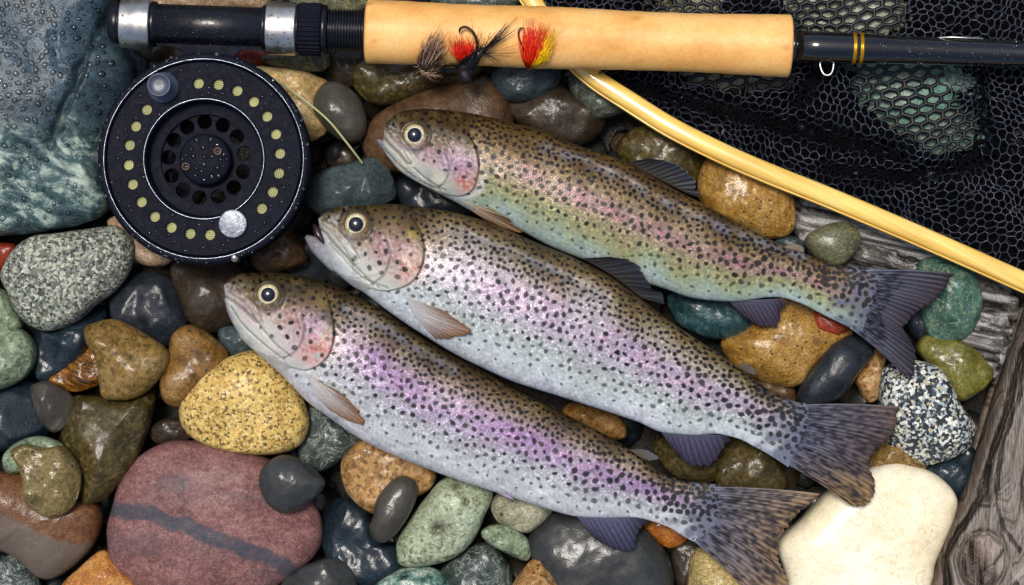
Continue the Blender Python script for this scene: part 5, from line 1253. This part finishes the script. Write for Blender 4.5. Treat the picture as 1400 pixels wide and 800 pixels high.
mb = MB()
bp = cat([(634, 104, grip_z(88) + 6), (640, 92, grip_z(90) + 9), (650, 78, grip_z(78) + 9), (662, 66, grip_z(66) + 8)], 26)
rb = np.interp(np.linspace(0, 1, 26), [0, .12, .3, .55, .85, 1], [6, 12, 9.5, 8, 6, 2]) * (1 + .1 * np.sin(np.arange(26) * 1.9))
tube(mb, P(bp[:, 0], bp[:, 1], bp[:, 2]), rb * S, 14); part('body', *mb.out(), BODY, f2)
V, F = pebble_arr(np.array([0, 0, 0.0]), 11.5, 77, 20, 12, .9)
part('head', V + P(635, 104, grip_z(86) + 4), F, BODY, f2)
mb = MB(); tuft(mb, [(630, 84), (638, 86)], [(618, 68), (624, 60), (634, 58), (644, 60), (650, 66)], 170, [(226, 24, 10), (240, 44, 20), (200, 12, 8)], r0=.9, seed=3, lift=(4, 10))
part('tail_tuft', *mb.out(), HAIR, f2, cols=mb.cols())
mb = MB(); tuft(mb, [(648, 86), (658, 70)], [(644, 20), (652, 30), (676, 44), (698, 34), (704, 52), (712, 66), (708, 80), (700, 88), (684, 92)], 30, [(26, 22, 26), (60, 44, 34), (14, 14, 18)], r0=.5, r1=.2, seed=4, lift=(3, 16))
tuft(mb, [(652, 80), (664, 66)], [(690, 44), (698, 36), (702, 34)], 16, [(34, 24, 20)], r0=.7, r1=.3, bend=1, seed=5)
tuft(mb, [(626, 76), (634, 80)], [(614, 50), (622, 52), (630, 54)], 18, [(150, 60, 40), (90, 60, 40)], r0=.5, r1=.2, seed=6)
tuft(mb, [(630, 88), (650, 80)], [(622, 92), (636, 80), (652, 68), (664, 60)], 90, [(18, 16, 22), (30, 28, 34)], r0=.7, r1=.4, seed=16, lift=(8, 15))
part('hackle', *mb.out(), HAIR, f2, cols=mb.cols())
zz_ = grip_z(50)
hook(f2, [(648, 82, zz_ + 4), (652, 68, zz_ + 8), (652, 58, zz_ + 10), (648, 46, zz_ + 11), (641, 39, zz_ + 11), (634, 37, zz_ + 11), (629, 40, zz_ + 11), (628, 46, zz_ + 11)], 1.8)
f3 = fly_root(728, 80, 'red and yellow feathered fly, rightmost on the cork grip')
mb = MB(); tuft(mb, [(721, 93), (726, 94)], [(718, 44), (724, 38), (732, 40), (744, 40), (748, 42)], 170, [(230, 40, 14), (244, 84, 20), (214, 20, 10), (240, 60, 24)], r0=.8, seed=7, lift=(3, 12))
part('red_wing', *mb.out(), HAIR, f3, cols=mb.cols())
mb = MB(); tuft(mb, [(725, 94), (729, 92)], [(746, 42), (753, 38), (757, 44), (754, 60), (748, 78)], 150, [(246, 196, 6), (252, 214, 30), (236, 170, 8)], r0=.8, seed=8, lift=(2, 9))
part('yellow_wing', *mb.out(), HAIR, f3, cols=mb.cols())
V, F = pebble_arr(np.array([0, 0, 0.0]), 4.2, 78, 14, 9, .9)
part('head', V + P(723, 95, grip_z(94) + 3), F, BODY, f3)
hook(f3, [(722, 92, grip_z(92) + 3), (716, 70, grip_z(70) + 2), (709, 50, zz_ + 3), (710, 41, zz_ + 4), (714, 38, zz_ + 4), (718, 40, zz_ + 4)], 1.2)
